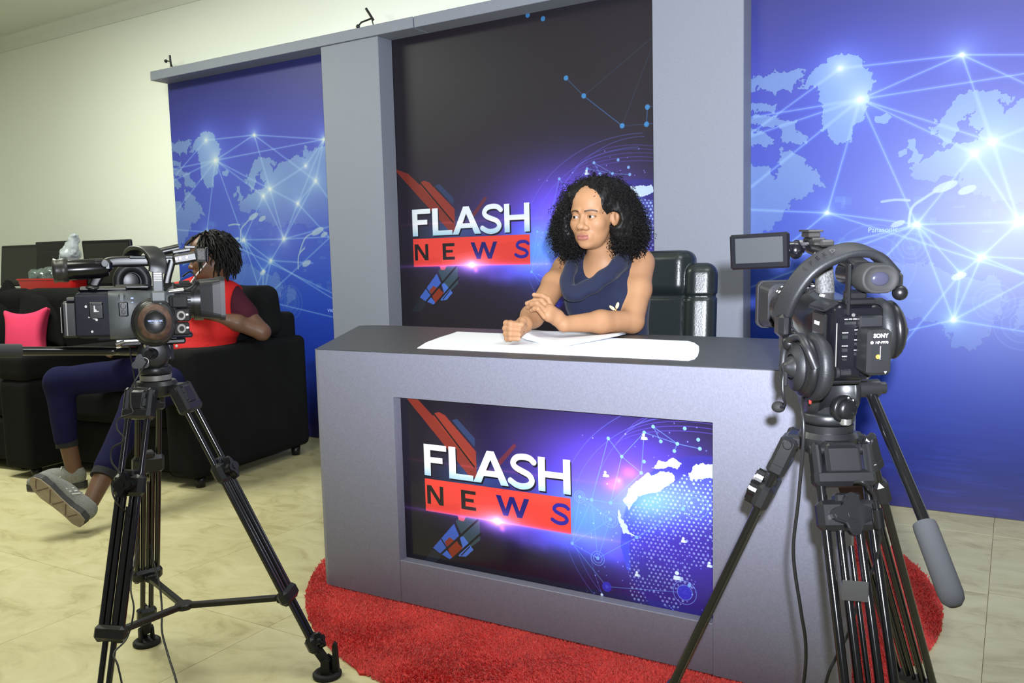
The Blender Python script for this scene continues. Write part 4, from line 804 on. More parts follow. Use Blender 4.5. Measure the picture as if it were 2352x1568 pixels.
def phonesR():
    t = thing('headphones', 'black headset with a boom microphone hung over the right video camera', 'headphones', OR, basis(fR, lR, uR), 'headphones on the video cameras')
    pts = cat([(-.030, .098, .098), (-.052, .090, .140), (-.064, .066, .180), (-.066, .030, .203), (-.064, -.012, .213), (-.060, -.050, .203), (-.058, -.082, .172)], 7)
    c0 = V((-.06, 0, .09)); ups = [((p-c0-X_*(p-c0).x).normalized()-X_*.75*max(0, min(1, (p.y+.06)/.08))).normalized() for p in pts]
    hb = ob('headband', MB().sweep(pts, rrect(.036, .016, .006, 3), ups), M['pad'], t)
    for k, ch in enumerate('SPEED'):
        i = 13+k*2; p_, u_ = pts[i], ups[i]; d = (pts[i+1]-pts[i-1]).normalized(); text('band_lettering', ch, .012, M['gloss'], hb, p_+u_*.0082-X_*.004, d, d.cross(X_) if False else u_.cross(d), .0002)
    ob('slider', MB().box((-.036, .097, .086), (.036, .022, .042), .007).box((-.034, .093, .058), (.028, .012, .04), .004).ell((-.050, .090, .056), (.014, .013, .014), 14, 8), M['plast'], t)
    ob('slider', MB().box((-.062, -.086, .158), (.026, .016, .034), .006).ell((-.072, -.088, .140), .013, 14, 8), M['plast'], t)
    ax = V((-.06, .99, .03)); c = V((-.084, .073, .020)); e = cup(t, c, ax, .055, Z_, M['plast'], .7)
    a = V(ax).normalized(); w = Z_.cross(a).normalized(); q = c+a*.005
    ob('yoke_arm', MB().tube(cat([q+w*.050+Z_*.006, q+w*.040+Z_*.036+a*.010, q+w*.006+Z_*.052+a*.008, q-w*.034+Z_*.036+a*.014, q-w*.040+Z_*.0+a*.018, q-w*.034-Z_*.022+a*.018], 5), .0068, 10), M['satin'], e)
    ob('cup_grille', MB().lathe([(.022, .0), (.040, -.006), (.041, -.003), (.022, .004)], q+a*.017, a, 30), M['pad'], e); ob('cup_hub', MB().lathe([(.020, 0), (.017, .006), (.009, .012), (.008, .015), (0, .016)], q+a*.018, a, 20), M['satin'], e)
    b0 = q+a*.030
    bm = ob('microphone_boom', MB().tube(cat([b0, b0-Z_*.022+a*.004, b0-Z_*.048-X_*.004+a*.004, b0-Z_*.068-a*.006-w*.012, b0-Z_*.078-a*.010-w*.040], 6), .0024, 8).box(b0-Z_*.016, (.008, .008, .034), .002), M['satin'], e)
    ob('microphone', MB().ell(b0-Z_*.080-a*.010-w*.050, (.012, .012, .010), 14, 8), M['rubber'], e)
    cup(t, (-.060, -.076, .076), (-.08, -.99, .05), .053, Z_, M['plast'], .75)
    ob('cup_label', MB().box((-.085, .064, -.036), (.004, .004, .016), .001), mat('red_marking', (.4, .02, .015)), e)
phonesR()

def camL():
    t = thing('camcorder', 'grey and black video camera at the left, pointing right, seen from its side', 'video camera', OL, basis(fL, lL, uL), 'video cameras on tripods'); t.scale = (.90, 1.0, 1.0)
    body = ob('body', MB().loft([ringyz(-.165, .085, .104, .012, 0, .060), ringyz(-.155, .098, .112, .014, 0, .061), ringyz(-.085, .104, .114, .016, 0, .061)]).box((-.125, -.050, .060), (.088, .006, .098), .003).box((.0, 0, .004), (.24, .07, .012), .004), mat('blue_black_shell', (0.008, 0.010, 0.020), rough=.55, spec=.25), t)
    ob('grip_shell', MB().loft([ringyz(-.088, .116, .116, .018, -.002, .060), ringyz(-.060, .130, .120, .030, -.004, .060), ringyz(-.020, .126, .116, .036, -.003, .060), ringyz(.030, .112, .106, .040, 0, .064), ringyz(.075, .098, .098, .044, 0, .086)]).box((-.055, -.058, .088), (.020, .02, .05), .006).ell((-.015, -.060, .036), (.03, .012, .022)), M['lgrey'], t)
    gp = MB().box((-.052, -.0665, .074), (.024, .008, .036), .003).disc((-.052, -.068, .082), -Y_, .007, .006, 14, .001).disc((-.052, -.068, .068), -Y_, .005, .005, 12, .001); ob('record_button', gp, M['gloss'], t)
    ob('switch_marking', MB().box((-.030, -.0645, .100), (.007, .002, .004)).box((-.03, -.065, .090), (.005, .002, .003)), M['markb'], t); ob('switch_marking', MB().box((-.022, -.0655, .066), (.004, .003, .008), .001), M['mark'], t)
    sp_ = MB().box((-.118, -.0545, .072), (.034, .004, .040), .002).box((-.116, -.057, .088), (.026, .003, .006), .001); ob('side_switches', sp_, M['gloss'], body)
    sm_ = MB().disc((-.142, -.0535, .082), -Y_, .003, .002, 10).disc((-.120, -.057, .072), -Y_, .0035, .003, 10).box((-.122, -.0572, .077), (.003, .002, .014)).box((-.118, -.0572, .070), (.012, .002, .002)).box((-.128, -.0545, .054), (.02, .002, .0025), 0, Matrix.Rotation(.25, 3, 'Y')).disc((-.118, -.0545, .050), -Y_, .003, .002, 10).disc((-.130, -.0535, .022), -Y_, .003, .002, 10); ob('side_marking', sm_, M['mark'], body)
    ob('battery', MB().box((-.182, 0, .050), (.040, .07, .086), .005).box((-.176, -.01, .098), (.03, .05, .010), .003), M['satin'], t); ob('battery_edge', MB().box((-.190, -.0355, .052), (.003, .002, .078)).box((-.203, -.02, .05), (.002, .03, .06)), M['dull'], t)
    ob('body_top', MB().box((-.10, -.005, .122), (.12, .075, .012), .005).box((-.03, 0, .126), (.09, .06, .012), .005).ell((-.125, -.03, .124), (.022, .016, .008)), M['plast'], t)
    pr = []
    for x, r_ in [(.05, .046), (.078, .046), (.078, .043), (.09, .043), (.09, .048), (.118, .048), (.118, .045), (.126, .045), (.126, .051), (.150, .052)]: pr += [(r_, x), (r_, x)]
    bar = ob('lens_barrel', MB().lathe([(0, .05)]+pr+[(0, .15)], (0, 0, .090), X_, 36), M['plast'], t)
    rg = MB()
    for k in range(44): a = 2*PI*k/44; rg.box((.104, .0485*math.cos(a), .090+.0485*math.sin(a)), (.026, .0025, .0035), 0, Matrix.Rotation(a, 3, 'X'))
    ob('focus_ribs', rg, M['rubber'], bar)
    hood(t, .142, .206, .104, .096, .128, .104, 0, .094, M['hoodm'])
    xl = ob('audio_inputs', MB().box((.088, -.062, .089), (.040, .026, .028), .003).box((.092, -.064, .056), (.040, .026, .030), .003).box((.090, -.064, .024), (.040, .026, .030), .003).box((.07, -.05, .06), (.02, .03, .09), .004), M['rubber'], t)
    for z in (.056, .024): ob('audio_socket', MB().lathe([(.0095, 0), (.0115, 0), (.0115, .004), (.0095, .004), (.0095, .001), (.0078, .001), (.0078, .004), (.0062, .004), (.0062, 0)], (.090, -.0765, z), -Y_, 24).box((.105, -.078, z+.002), (.008, .003, .006), .001), M['dull'], xl)
    ob('handle', MB().sweep(cat([(-.125, 0, .130), (-.112, 0, .152), (-.094, 0, .178), (-.078, 0, .187), (-.03, 0, .189), (.04, 0, .190), (.085, 0, .194)], 4), rrect(.026, .016, .006), Y_).box((.03, 0, .199), (.13, .022, .008), .003).sweep([(.075, 0, .19), (.062, 0, .15), (.055, 0, .12)], rrect(.024, .02, .006), X_), M['plast'], t)
    fm = ob('front_module', MB().box((.108, -.006, .196), (.065, .05, .026), .006, Matrix.Rotation(-.16, 3, 'Y')).box((.100, -.004, .214), (.05, .03, .010), .003, Matrix.Rotation(-.16, 3, 'Y')).box((.122, -.002, .224), (.030, .022, .008), .002), M['dusty'], t); ob('front_cap', MB().box((.150, -.006, .203), (.030, .044, .034), .006), M['grip'], fm); ob('front_cap', MB().box((.166, -.006, .204), (.006, .048, .040), .003), M['gloss'], fm)
    for x in (.085, .095, .112): ob('button', MB().disc((x, -.030, .196+(x-.1)*.16), -Y_, .004, .004, 12, .001), M['chrome'], fm)
    ob('microphone', MB().tube([(.03, .035, .208), (.095, .035, .222)], .011, 14).tube([(.03, .035, .208), (.022, .035, .206)], .009, 12), M['plast'], t)
    vf = ob('viewfinder', MB().tube([(-.085, -.006, .172), (-.10, -.006, .172), (-.185, -.006, .168)], [.018, .024, .025], 24).box((-.10, -.006, .178), (.05, .04, .03), .008), M['gloss'], t)
    ob('eyecup', MB().lathe([(.0255, 0), (.029, .004), (.029, .014), (.027, .026), (.030, .034), (.026, .036), (.014, .030), (0, .03)], (-.182, -.006, .168), (-1, 0, -.04), 28), M['dusty'], vf); ob('viewfinder_pivot', MB().disc((-.093, -.028, .184), -Y_, .009, .006, 18, .001), M['satin'], vf)
    ob('lens_cable', MB().tube(cat([(.075, -.03, .125), (.10, -.045, .118), (.125, -.045, .128), (.132, -.035, .150), (.12, -.02, .162), (.10, -.005, .150)], 6), .0022, 8), M['wire'], t); ob('lens_rod', MB().tube([(.062, -.045, .114), (.10, -.045, .118)], .006, 12), M['chrome'], t)
    ob('mount_clip', MB().box((-.035, -.03, -.004), (.08, .02, .008), .002).tube([(-.055, -.04, -.006), (-.075, -.045, -.012)], .0045, 8), M['chrome'], t)
camL()
def phonesL():
    t = thing('headphones', 'black headphones with a worn round ear cup hung over the left video camera', 'headphones', OL, basis(fL, lL, uL), 'headphones on the video cameras'); t.scale = (.93, 1.0, 1.06)
    pts = cat([(.034, -.092, .152), (.036, -.090, .168), (.033, -.078, .188), (.018, -.048, .204), (-.004, -.010, .208), (-.022, .028, .200), (-.030, .050, .182), (-.031, .056, .165)], 7)
    c0 = V((0, -.02, .13)); ups = []
    for p in pts: u_ = (p-c0); u_.x *= .2; ups.append(u_.normalized())
    ob('headband', MB().sweep(pts, rrect(.044, .011, .005, 3), ups), M['satin'], t)
    ob('slider', MB().box((.034, -.094, .128), (.026, .007, .06), .003).box((.034, -.096, .098), (.036, .012, .026), .004).box((.032, -.094, .076), (.022, .010, .02), .003), M['lgrey'], t); gm = MB()
    for k in range(5): gm.box((.034, -.0982, .150-k*.004), (.018, .0015, .0016))
    ob('slider_marking', gm, M['gloss'], t); ob('slider_clip', MB().box((.022, -.1005, .070), (.013, .006, .008), .001), M['chrome'], t)
    c = V((.022, -.085, .040)); ax = V((.05, -.998, .06)); e = cup(t, c, ax, .053, Z_, M['dusty']); a = ax.normalized()
    ob('worn_ring', MB().lathe([(.0415, .0185), (.0385, .0240), (.029, .0300), (.027, .0305)], c, a, 40), M['worn'], e); ob('cup_disc', MB().lathe([(.0245, .029), (.0245, .0315), (.0235, .0325), (.0235, .0325), (.0225, .0318), (0, .0318)], c, a, 36), M['plast'], e)
    uy = (Z_-a*Z_.dot(a)).normalized(); ux = uy.cross(a); text('cup_lettering', 'MEDUSA NX', .0062, M['markb'], e, c+a*.0321, ux, uy, .0002, 'CENTER', .0002); text('cup_lettering', '5.1 SURROUND GAMING HEADSET', .0018, M['markb'], e, c+a*.0321-uy*.004, ux, uy, .0002, 'CENTER')
    cup(t, (-.030, .058, .130), (-.1, .99, 0), .046, Z_, M['plast'])
phonesL()
# ------------------------------------------------------------------ people
def head_field(skull=1.0):
    S = [(ell((0, -.022, .045), (.072, .092, .080)), 0), (ell((0, .022, -.020), (.0635, .066, .090)), .03), (ell((0, .035, .050), (.058, .052, .048)), .03), (ell((0, .042, -.070), (.046, .042, .036)), .025),
         (ell((0, .071, -.094), (.020, .015, .0135)), .02)]
    for s in (-1, 1): S += [(ell((s*.038, .056, -.024), (.025, .024, .024)), .02), (cap((s*.013, .0845, .0195), (s*.047, .064, .020), .0075), .014)]
    S += [(cap((0, .083, .004), (0, .098, -.028), .0070, .0105), .012), (ell((0, .1015, -.0335), (.0140, .0125, .0110)), .010), (ell((0, .078, -.066), (.029, .0165, .021)), .012)]
    for s in (-1, 1): S.append((ell((s*.0162, .0905, -.0378), (.0096, .0105, .0085)), .006))
    base = union(S)
    sock = [ell((s*.031, .100, .0005), (.021, .022, .0155)) for s in (-1, 1)]
    lids = [ell((s*.031, .0735, .0), (.0152, .0150, .0150)) for s in (-1, 1)]
    slot = [ell((s*.031, .092, -.0008), (.0138, .017, .0049)) for s in (-1, 1)]
    lips = union([(ell((0, .0925, -.0612), (.0215, .0085, .0058)), 0), (ell((0, .0920, -.0722), (.0190, .0085, .0072)), .002)])
    gro = ell((0, .104, -.0662), (.022, .0095, .0012))
    ears = []; conch = []
    for s in (-1, 1): ears.append(ell((s*.0745, -.010, -.006), (.0095, .019, .031), np.array(Matrix.Rotation(s*.35, 3, 'Z') @ Matrix.Rotation(.2, 3, 'X')))); conch.append(ell((s*.085, -.003, -.004), (.0085, .0095, .017)))
    def f(P):
        d = base(P)
        for g in sock: d = smax(d, -g(P), .012)
        for g in lids: d = smin(d, g(P), .005)
        for g in slot: d = smax(d, -g(P), .0012)
        d = smin(d, lips(P), .004); d = smax(d, -gro(P), .0015)
        for e, c in zip(ears, conch): d = smin(d, smax(e(P), -c(P), .003), .005)
        return d
    return f
def face_colors(q, base, lip, brow, dark):
    """colour by place on the face: lips, brows, lash lines"""
    c = np.tile(A(*base), (len(q), 1)); a, b, z = q[:, 0], q[:, 1], q[:, 2]
    def mixc(m, col): nonlocal c; m = np.clip(m, 0, 1)[:, None]; c = c*(1-m)+A(*col)*m
    front = (b > .03)
    lu = 1-np.maximum(np.abs(a)/.0235, 0)**2; mixc((np.minimum((z+.0785)/.002, (-.0560-.0035*np.abs(a)/.02-z)/.002))*front*(lu > .05)*np.clip(lu*3, 0, 1), lip)
    mixc(np.clip(1-np.abs(z+.0664)/.0012, 0, 1)*front*(np.abs(a) < .021)*.7, [x*.35 for x in lip])
    bz = .0215-.0045*((np.abs(a)-.030)/.02)**2; mixc(np.clip(1.6-np.abs(z-bz)/.0026, 0, 1)*front*(np.abs(a) > .011)*(np.abs(a) < .051), brow)
    ex = (np.abs(a)-.031)/.0145; ez = (z+.0008)/.0057; rr = np.sqrt(ex**2+ez**2); mixc(np.clip(1-np.abs(rr-1)/.20, 0, 1)*(ez > -.15)*front, dark); mixc(np.clip(1-np.abs(rr-1)/.15, 0, 1)*(ez <= -.15)*front*.45, dark)
    mixc(np.exp(-((np.abs(a)-.031)/.02)**2-((z-.011)/.006)**2)*front*.18, dark); mixc(np.exp(-((np.abs(a)-.0065)/.0035)**2-((z+.0415)/.0025)**2)*front*.7, dark)
    return c
def in_frame(fn, c, X, Y, Z):
    """field given in a head frame (X her left, Y forward, Z up) -> world field"""
    Mx = np.array([X, Y, Z], F32); c = A(*c)
    return lambda P: fn(((P-c)@Mx.T).astype(F32))
def to_frame(P, c, X, Y, Z): return (P-A(*c))@np.array([X, Y, Z], F32).T
def eyes(parent, c, X, Y, Z, loc, gaze, n=20, m=14):
    for s in (-1, 1):
        vs, fs, cs = [], [], []; ce = V(c)+V(X)*s*.031+V(Y)*.0735; g = (V(Y)+V(X)*gaze[0]+V(Z)*gaze[1]).normalized(); u = g.orthogonal().normalized(); w = g.cross(u)
        for i in range(m+1):
            t = PI*(i/m)**1.5
            for k in range(n): vs.append(ce+(g*math.cos(t)+(u*math.cos(2*PI*k/n)+w*math.sin(2*PI*k/n))*math.sin(t))*.0128-V(loc)); cs.append((.004, .003, .003) if t < .36 else (.018, .009, .006) if t < .60 else (.36, .33, .32))
        for i in range(m):
            for k in range(n): fs.append((i*n+k, (i+1)*n+k, (i+1)*n+(k+1) % n, i*n+(k+1) % n))
        npmesh('eye', vs, fs, M['eye'], parent, col=np.array(cs, F32), label='dark brown eye')
def curls(vs, fs, keep, centre, n, rng, length, rad, pitch, tr=.0011, seg=18, lens=None):
    """thin helical curls growing from the surface (vs, fs)"""
    nrm = np.zeros_like(vs); a, b, c = vs[fs[:, 0]], vs[fs[:, 1]], vs[fs[:, 2]]; fn = np.cross(b-a, c-a)
    for k in range(4): np.add.at(nrm, fs[:, k], fn)
    nrm /= np.linalg.norm(nrm, axis=1)[:, None]+1e-12
    ids = rng.choice(np.where(keep)[0], n); V_, F_ = [], []
    for q, i in enumerate(ids):
        p = vs[i]; nn = nrm[i]; dn = A(0, 0, -1); t = dn-nn*(nn@dn)+rng.normal(0, .18, 3); t /= np.linalg.norm(t)+1e-9
        L = length*rng.uniform(.6, 1.3)*(1 if lens is None else lens[i]); s = np.linspace(0, 1, seg)[:, None]
        g = np.clip(s*1.2, 0, 1)**2*.5; d = t*(1-g)+dn*g; cen = p+nn*(.002+.010*s)+np.cumsum(d, 0)*L/seg
        up = np.cross(t, nn); ph = rng.uniform(0, 6.28); w = ph+2*PI*s*L/pitch; r_ = rad*rng.uniform(.6, 1.2)*np.clip(s*4, 0, 1)
        line = cen+r_*(np.cos(w)*nn+np.sin(w)*up)
        k0 = len(V_)*seg*3
        tb = np.stack([line+tr*(math.cos(x)*nn+math.sin(x)*up) for x in (0, 2.09, 4.19)], 1).reshape(-1, 3)
        V_.append(tb); e = np.arange(seg-1)[:, None]*3+np.arange(3)[None]; e2 = np.arange(seg-1)[:, None]*3+((np.arange(3)+1) % 3)[None]
        F_.append(np.stack([e, e2, e2+3, e+3], -1).reshape(-1, 4)+k0)
    return np.concatenate(V_), np.concatenate(F_)

def woman():
    loc = V((1.12, -.80, 0)); t = thing('person', 'woman in a sleeveless navy cowl top with curly black hair, sitting at the news desk', 'person', loc)
    lo = A(*loc); HC = (1.099, -.994, 1.190)
    Y = V((-.06, -.995, -.06)).normalized(); Z = (V((.015, 0, 1))-Y*Y.dot(V((.015, 0, 1)))).normalized(); X = Z.cross(Y); hd_ = in_frame(head_field(), HC, X, Y, Z); hp = lambda a, b, c: tuple(V(HC)+X*a+Y*b+Z*c)
    r_ = V((.859, .511, -.025)); u_ = V((0, .1, .995)).normalized(); n_ = V((.51, -.854, .1)).normalized()
    rotT = np.array(Matrix.Rotation(.24, 3, 'Z'))
    S1, S2 = (.945, -.915, 1.008), (1.205, -.845, 1.022); E1 = (.972, -1.185, .872); W1 = (1.003, -1.335, .838); E2 = (1.240, -1.005, .824); W2 = (1.100, -1.245, .833)
    torso = union([(ell((1.098, -.900, .915), (.150, .092, .135), rotT), 0), (ell((1.105, -.880, .76), (.128, .088, .17), rotT), .06), (ell((1.12, -.80, .575), (.165, .125, .125), rotT), .08), (cap(S1, S2, .046), .05), (ell((1.05, -.985, .885), (.058, .05, .058)), .05), (ell((1.165, -.955, .890), (.058, .05, .058)), .05)])
    neck = cap(hp(0, -.030, -.055), (1.092, -.915, 1.035), .047, .056)
    legs = union([(chain([(1.05, -.83, .545), (1.02, -1.22, .535), (1.02, -1.16, .10)], [.082, .058, .036], .03), 0), (chain([(1.19, -.80, .545), (1.22, -1.19, .535), (1.22, -1.13, .10)], [.082, .058, .036], .03), 0), (cap((1.02, -1.17, .07), (1.01, -1.34, .048), .036, .028), .02), (cap((1.22, -1.14, .07), (1.23, -1.31, .048), .036, .028), .02)])
    arms = union([(chain([S1, (.955, -1.03, .955), E1], [.047, .044, .037], .02), 0), (chain([E1, (.985, -1.25, .857), W1], [.038, .037, .026], .02), .015), (chain([S2, (1.226, -.92, .93), E2], [.047, .046, .038], .02), 0), (chain([E2, (1.175, -1.12, .832), W2], [.038, .037, .025], .02), .015)])
    # her left hand, laid over the other forearm
    hL_ = [(chain([W2, (1.082, -1.262, .856), (1.066, -1.284, .880)], [.024, .025, .022], .01), 0), (ell((1.072, -1.290, .868), (.022, .030, .026)), .012)]
    fl_ = [[(1.065, -1.262, .886), (1.054, -1.265, .915), (1.036, -1.270, .926), (1.010, -1.278, .930)], [(1.066, -1.282, .884), (1.046, -1.295, .911), (1.022, -1.297, .911), (.996, -1.301, .903)], [(1.069, -1.303, .875), (1.048, -1.328, .905), (1.028, -1.326, .902), (1.009, -1.318, .892)], [(1.068, -1.318, .862), (1.056, -1.337, .888), (1.042, -1.335, .888), (1.029, -1.331, .883)]]
    for q, rr in zip(fl_, (.0092, .0095, .0092, .0080)): hL_.append((chain(q, [rr*1.08, rr, rr*.95, rr*.82], .004), .0022))
    hL_.append((chain([(1.088, -1.255, .862), (1.062, -1.235, .868), (1.036, -1.228, .872)], [.012, .0105, .0085], .005), .006))
    handL = union(hL_)
    # her right hand, a loose fist holding the corner of the sheets
    C = V((1.018, -1.424, .824)); fp = lambda r, u, n: tuple(C+r_*r+u_*u+n_*n)
    hR_ = [(chain([W1, fp(.004, .0, -.040)], [.026, .027]), 0), (ell(fp(.002, .002, -.018), (.026, .028, .031)), .012)]
    tips = []
    for j, uu in enumerate((.024, .008, -.009, -.024)):
        k = (1, 1.06, 1, .86)[j]; p = [fp(-.012, uu*1.05, -.018), fp(-.026*k, uu, .012), fp(-.012, uu*.95-.001, .031*k), fp(.014, uu*.9-.003, .026*k)]; hR_.append((chain(p, [.0102*k, .0098*k, .0092*k, .0078*k], .004), .0022)); tips.append(p[-1])
    th = [fp(.026, .016, -.020), fp(.026, .030, .004), fp(.022, .019, .026)]; hR_.append((chain(th, [.0135, .0115, .0090], .006), .006))
    handR = union(hR_)
    skin = union([(torso, 0), (neck, .035), (hd_, .012), (legs, .03), (arms, .025), (handL, .008), (handR, .008)])
    vs, fs = sdf(skin, (.82, -1.50, .0), (1.36, -.62, 1.36), .0025)
    q = to_frame(vs, HC, X, Y, Z); col = face_colors(q, (.345, .180, .092), (.27, .100, .075), (.040, .022, .015), (.040, .018, .012)); col[(q[:, 2] < -.13)] = A(.345, .180, .092)
    for tp in tips+[x[-1] for x in fl_]+[th[-1]]:
        d = np.linalg.norm(vs-A(*tp), axis=1); m = np.clip((.0085-d)/.003, 0, 1)[:, None]*.65; col = col*(1-m)+A(.52, .31, .23)*m
    col *= (1+.05*noise3(vs, 45, 3))[:, None]
    body = npmesh('body', vs-lo, fs, M['skin'], t, col=col)
    eyes(body, HC, X, Y, Z, loc, (-.38, -.02))
    ob('earring', MB().ell(V(hp(.0800, .006, -.040))-loc, .0042, 12, 8).ell(V(hp(.0800, .006, -.033))-loc, .0026, 10, 6), M['gold'], t)
    # dress
    hole = union([(cap((1.058, -1.10, .960), (1.090, -.95, 1.06), .038, .060), 0)])
    shell = union([(torso, 0), (union([(cap((1.05, -.83, .545), (1.025, -1.15, .545), .088, .072), 0), (cap((1.19, -.80, .545), (1.215, -1.12, .545), .088, .072), 0)]), .04)])
    arm1 = ell((.925, -.925, .985), (.056, .10, .085)); arm2 = ell((1.232, -.848, 1.0), (.056, .10, .085))
    cw = [(1.000, -.945, 1.045), (1.008, -1.005, 1.015), (1.024, -1.055, .970), (1.054, -1.088, .937), (1.105, -1.076, .950), (1.158, -1.02, .995), (1.176, -.955, 1.036), (1.165, -.885, 1.062), (1.10, -.862, 1.066), (1.03, -.885, 1.060), (1.000, -.945, 1.045)]
    c1 = [tuple(p) for p in cat(cw, 4)]; c2 = [(x+(x-1.09)*.05, y-.004-(.012 if y < -1.0 else 0), z-.020) for x, y, z in c1]
    cowl = union([(chain(c1, [.021]*len(c1)), 0), (chain(c2, [.020]*len(c2)), .016)])
    def dress(P):
        d = shell(P)-.007; d = smax(d, -arm1(P), .01); d = smax(d, -arm2(P), .01); d = smax(d, -hole(P), .008); d = smax(d, P[:, 2]-1.075, .01)
        fold = .0022*np.sin(P[:, 0]*70+P[:, 2]*95+6*P[:, 1]) * np.clip((P[:, 2]-.86)/.05, 0, 1)
        return smin(d, cowl(P)+fold, .026)
    dv, df = sdf(dress, (.84, -1.28, .42), (1.36, -.62, 1.10), .0034); npmesh('dress', dv-lo, df, M['dress'], t)
    b0 = V((1.197, -1.050, .868))
    br = ob('brooch', MB().ell(b0+V((-.012, 0, .006))-loc, (.013, .003, .0055), 14, 8, Matrix.Rotation(.6, 3, 'Y')).ell(b0+V((.006, .003, .014))-loc, (.0125, .003, .006), 14, 8, Matrix.Rotation(-1.2, 3, 'Y')), M['leaf'], t, 'cream and gold leaf brooch'); ob('brooch_bead', MB().ell(b0+V((.002, -.002, -.001))-loc, .0038, 10, 6), M['gold'], br)
    for a in ((1.015, -1.215, .0), (1.225, -1.185, .0)): ob('shoe', MB().loft([[V((a[0]+x*w-loc.x, a[1]+yy-loc.y, .022+zz+abs(0))) for x, zz in [(math.cos(k*PI/6)*.038, math.sin(k*PI/6)*h) for k in range(12)]] for yy, w, h in ((.10, .6, .020), (.08, .8, .022), (0, 1, .022), (-.08, 1.05, .020), (-.13, .8, .016), (-.155, .4, .010))]), M['plast'], t)
    # hair
    fo = in_frame(ell((0, .112, -.028), (.066, .112, .101)), HC, X, Y, Z); eo = in_frame(cap((.070, -.004, -.012), (.150, .130, -.014), .023, .036), HC, X, Y, Z); no = in_frame(cap((0, .05, -.14), (0, -.01, -.14), .058), HC, X, Y, Z)
    hb = in_frame(union([(ell((0, -.032, .045), (.092, .112, .092)), 0), (ell((.040, -.040, .064), (.050, .082, .050)), .03), (ell((-.050, -.010, .062), (.052, .082, .05)), .03), (ell((.078, -.062, -.015), (.048, .078, .092)), .03), (ell((.010, -.110, .0), (.095, .052, .105)), .04), (ell((-.096, .0, -.025), (.044, .068, .090)), .03), (ell((.094, -.084, -.055), (.048, .064, .056)), .03), (ell((-.102, -.005, -.062), (.042, .060, .048)), .03)]), HC, X, Y, Z)
    part = in_frame(cap((.020, .10, .095), (.020, -.06, .150), .0055), HC, X, Y, Z)
    def hair(P):
        d = hb(P)+.003*noise3(P, 60, 1)+.0016*noise3(P, 190, 2); d = smax(d, -fo(P), .012); d = smax(d, -eo(P), .008); d = smax(d, -no(P), .01); return smax(d, -part(P), .005)
    hv, hf = sdf(hair, (.87, -1.16, 1.0), (1.34, -.74, 1.36), .0042); ha = npmesh('hair', hv-lo, hf, M['hair'], t)
    rng = np.random.default_rng(11); P32 = hv.astype(F32); qh = to_frame(hv, HC, X, Y, Z)
    fod = fo(P32); lens = np.clip((fod-.006)/.022, .28, 1); clear = (fod > .009) & (eo(P32) > .010) & (no(P32) > .014) & ~((qh[:, 1] > .045) & (np.abs(qh[:, 0]) < .060) & (qh[:, 2] > .0)) & ~((qh[:, 0] > .045) & (qh[:, 1] > -.035) & (qh[:, 2] < .056) & (qh[:, 2] > -.06))
    keep = clear & (qh[:, 2] < .055); cv, cf = curls(hv, hf, keep, HC, 2300, rng, .060, .0052, .017, tr=.0013, lens=lens)
    k2 = clear & (qh[:, 2] >= .04); cv2, cf2 = curls(hv, hf, k2, HC, 700, rng, .045, .0034, .022, tr=.0011, seg=12, lens=lens)
    npmesh('curls', np.concatenate([cv, cv2])-lo, np.concatenate([cf, cf2+len(cv)]), M['hair'], t, kind='stuff')
woman()

def shoe(parent, heel, d, up, loc, L=.275):
    d = V(d).normalized(); up = (V(up)-d*V(up).dot(d)).normalized(); s = up.cross(d); h0 = V(heel)
    fr = lambda fn: in_frame(fn, h0, d, s, up)
    fld = fr(union([(ell((.205, 0, .026), (.062, .041, .030)), 0), (ell((.13, 0, .040), (.085, .041, .046)), .03), (ell((.045, 0, .045), (.050, .036, .055)), .03)])); cut = fr(ell((.045, 0, .105), (.042, .027, .035))); fl0 = fr(rbox((.13, 0, -.05), (.4, .2, .056), .001))
    f = lambda P: smax(smax(fld(P), -cut(P), .006), -fl0(P), .004)
    c = h0+d*.13+up*.05; vs, fs = sdf(f, tuple(c-V((.2, .2, .2))), tuple(c+V((.2, .2, .2))), .0045); o = npmesh('shoe', vs-A(*loc), fs, M['shoe'], parent)
    out = [(x, y) for x, y in [(-.006, 0), (.0, -.026), (.03, -.036), (.08, -.033), (.13, -.036), (.19, -.045), (.235, -.040), (.262, -.022), (.272, 0), (.262, .020), (.235, .034), (.19, .038), (.13, .031), (.08, .029), (.03, .034), (.0, .025)]]
    bo = h0-V(loc)
    ob('midsole', MB().prism(out, bo-up*.012, d, s, .026), M['shoed'], o); ob('outsole', MB().prism([(x*.985+.002, y*.95) for x, y in out], bo-up*.0165, d, s, .006), M['sole'], o); tr = MB()
    for x, w, a in ((.05, .05, .5), (.085, .052, -.5), (.125, .056, .5), (.165, .062, -.5), (.205, .062, .5), (.238, .045, -.5)): tr.box(bo+d*x-up*.0168, (.005, w, .0012), 0, basis(d, s, up) @ Matrix.Rotation(a, 3, 'Z'))
    ob('sole_tread', tr, mat('sole_tread_line', (.16, .10, .09), rough=.8), o, kind='stuff')
    st = MB()
    for k in range(3):
        for sg in (-1, 1): st.box(bo+d*(.105+.016*k)+s*sg*.0385+up*.040, (.006, .004, .034), .001, basis(d, s, up) @ Matrix.Rotation(-.5, 3, 'Y'))
    ob('side_stripe', st, M['strip'], o, kind='stuff'); la = MB()
    for k in range(4): la.tube([bo+d*(.10+.020*k)-s*.020+up*(.083-.010*k), bo+d*(.105+.020*k)+up*(.090-.010*k), bo+d*(.10+.020*k)+s*.020+up*(.083-.010*k)], .003, 6)
    ob('laces', la, M['strip'], o); return o
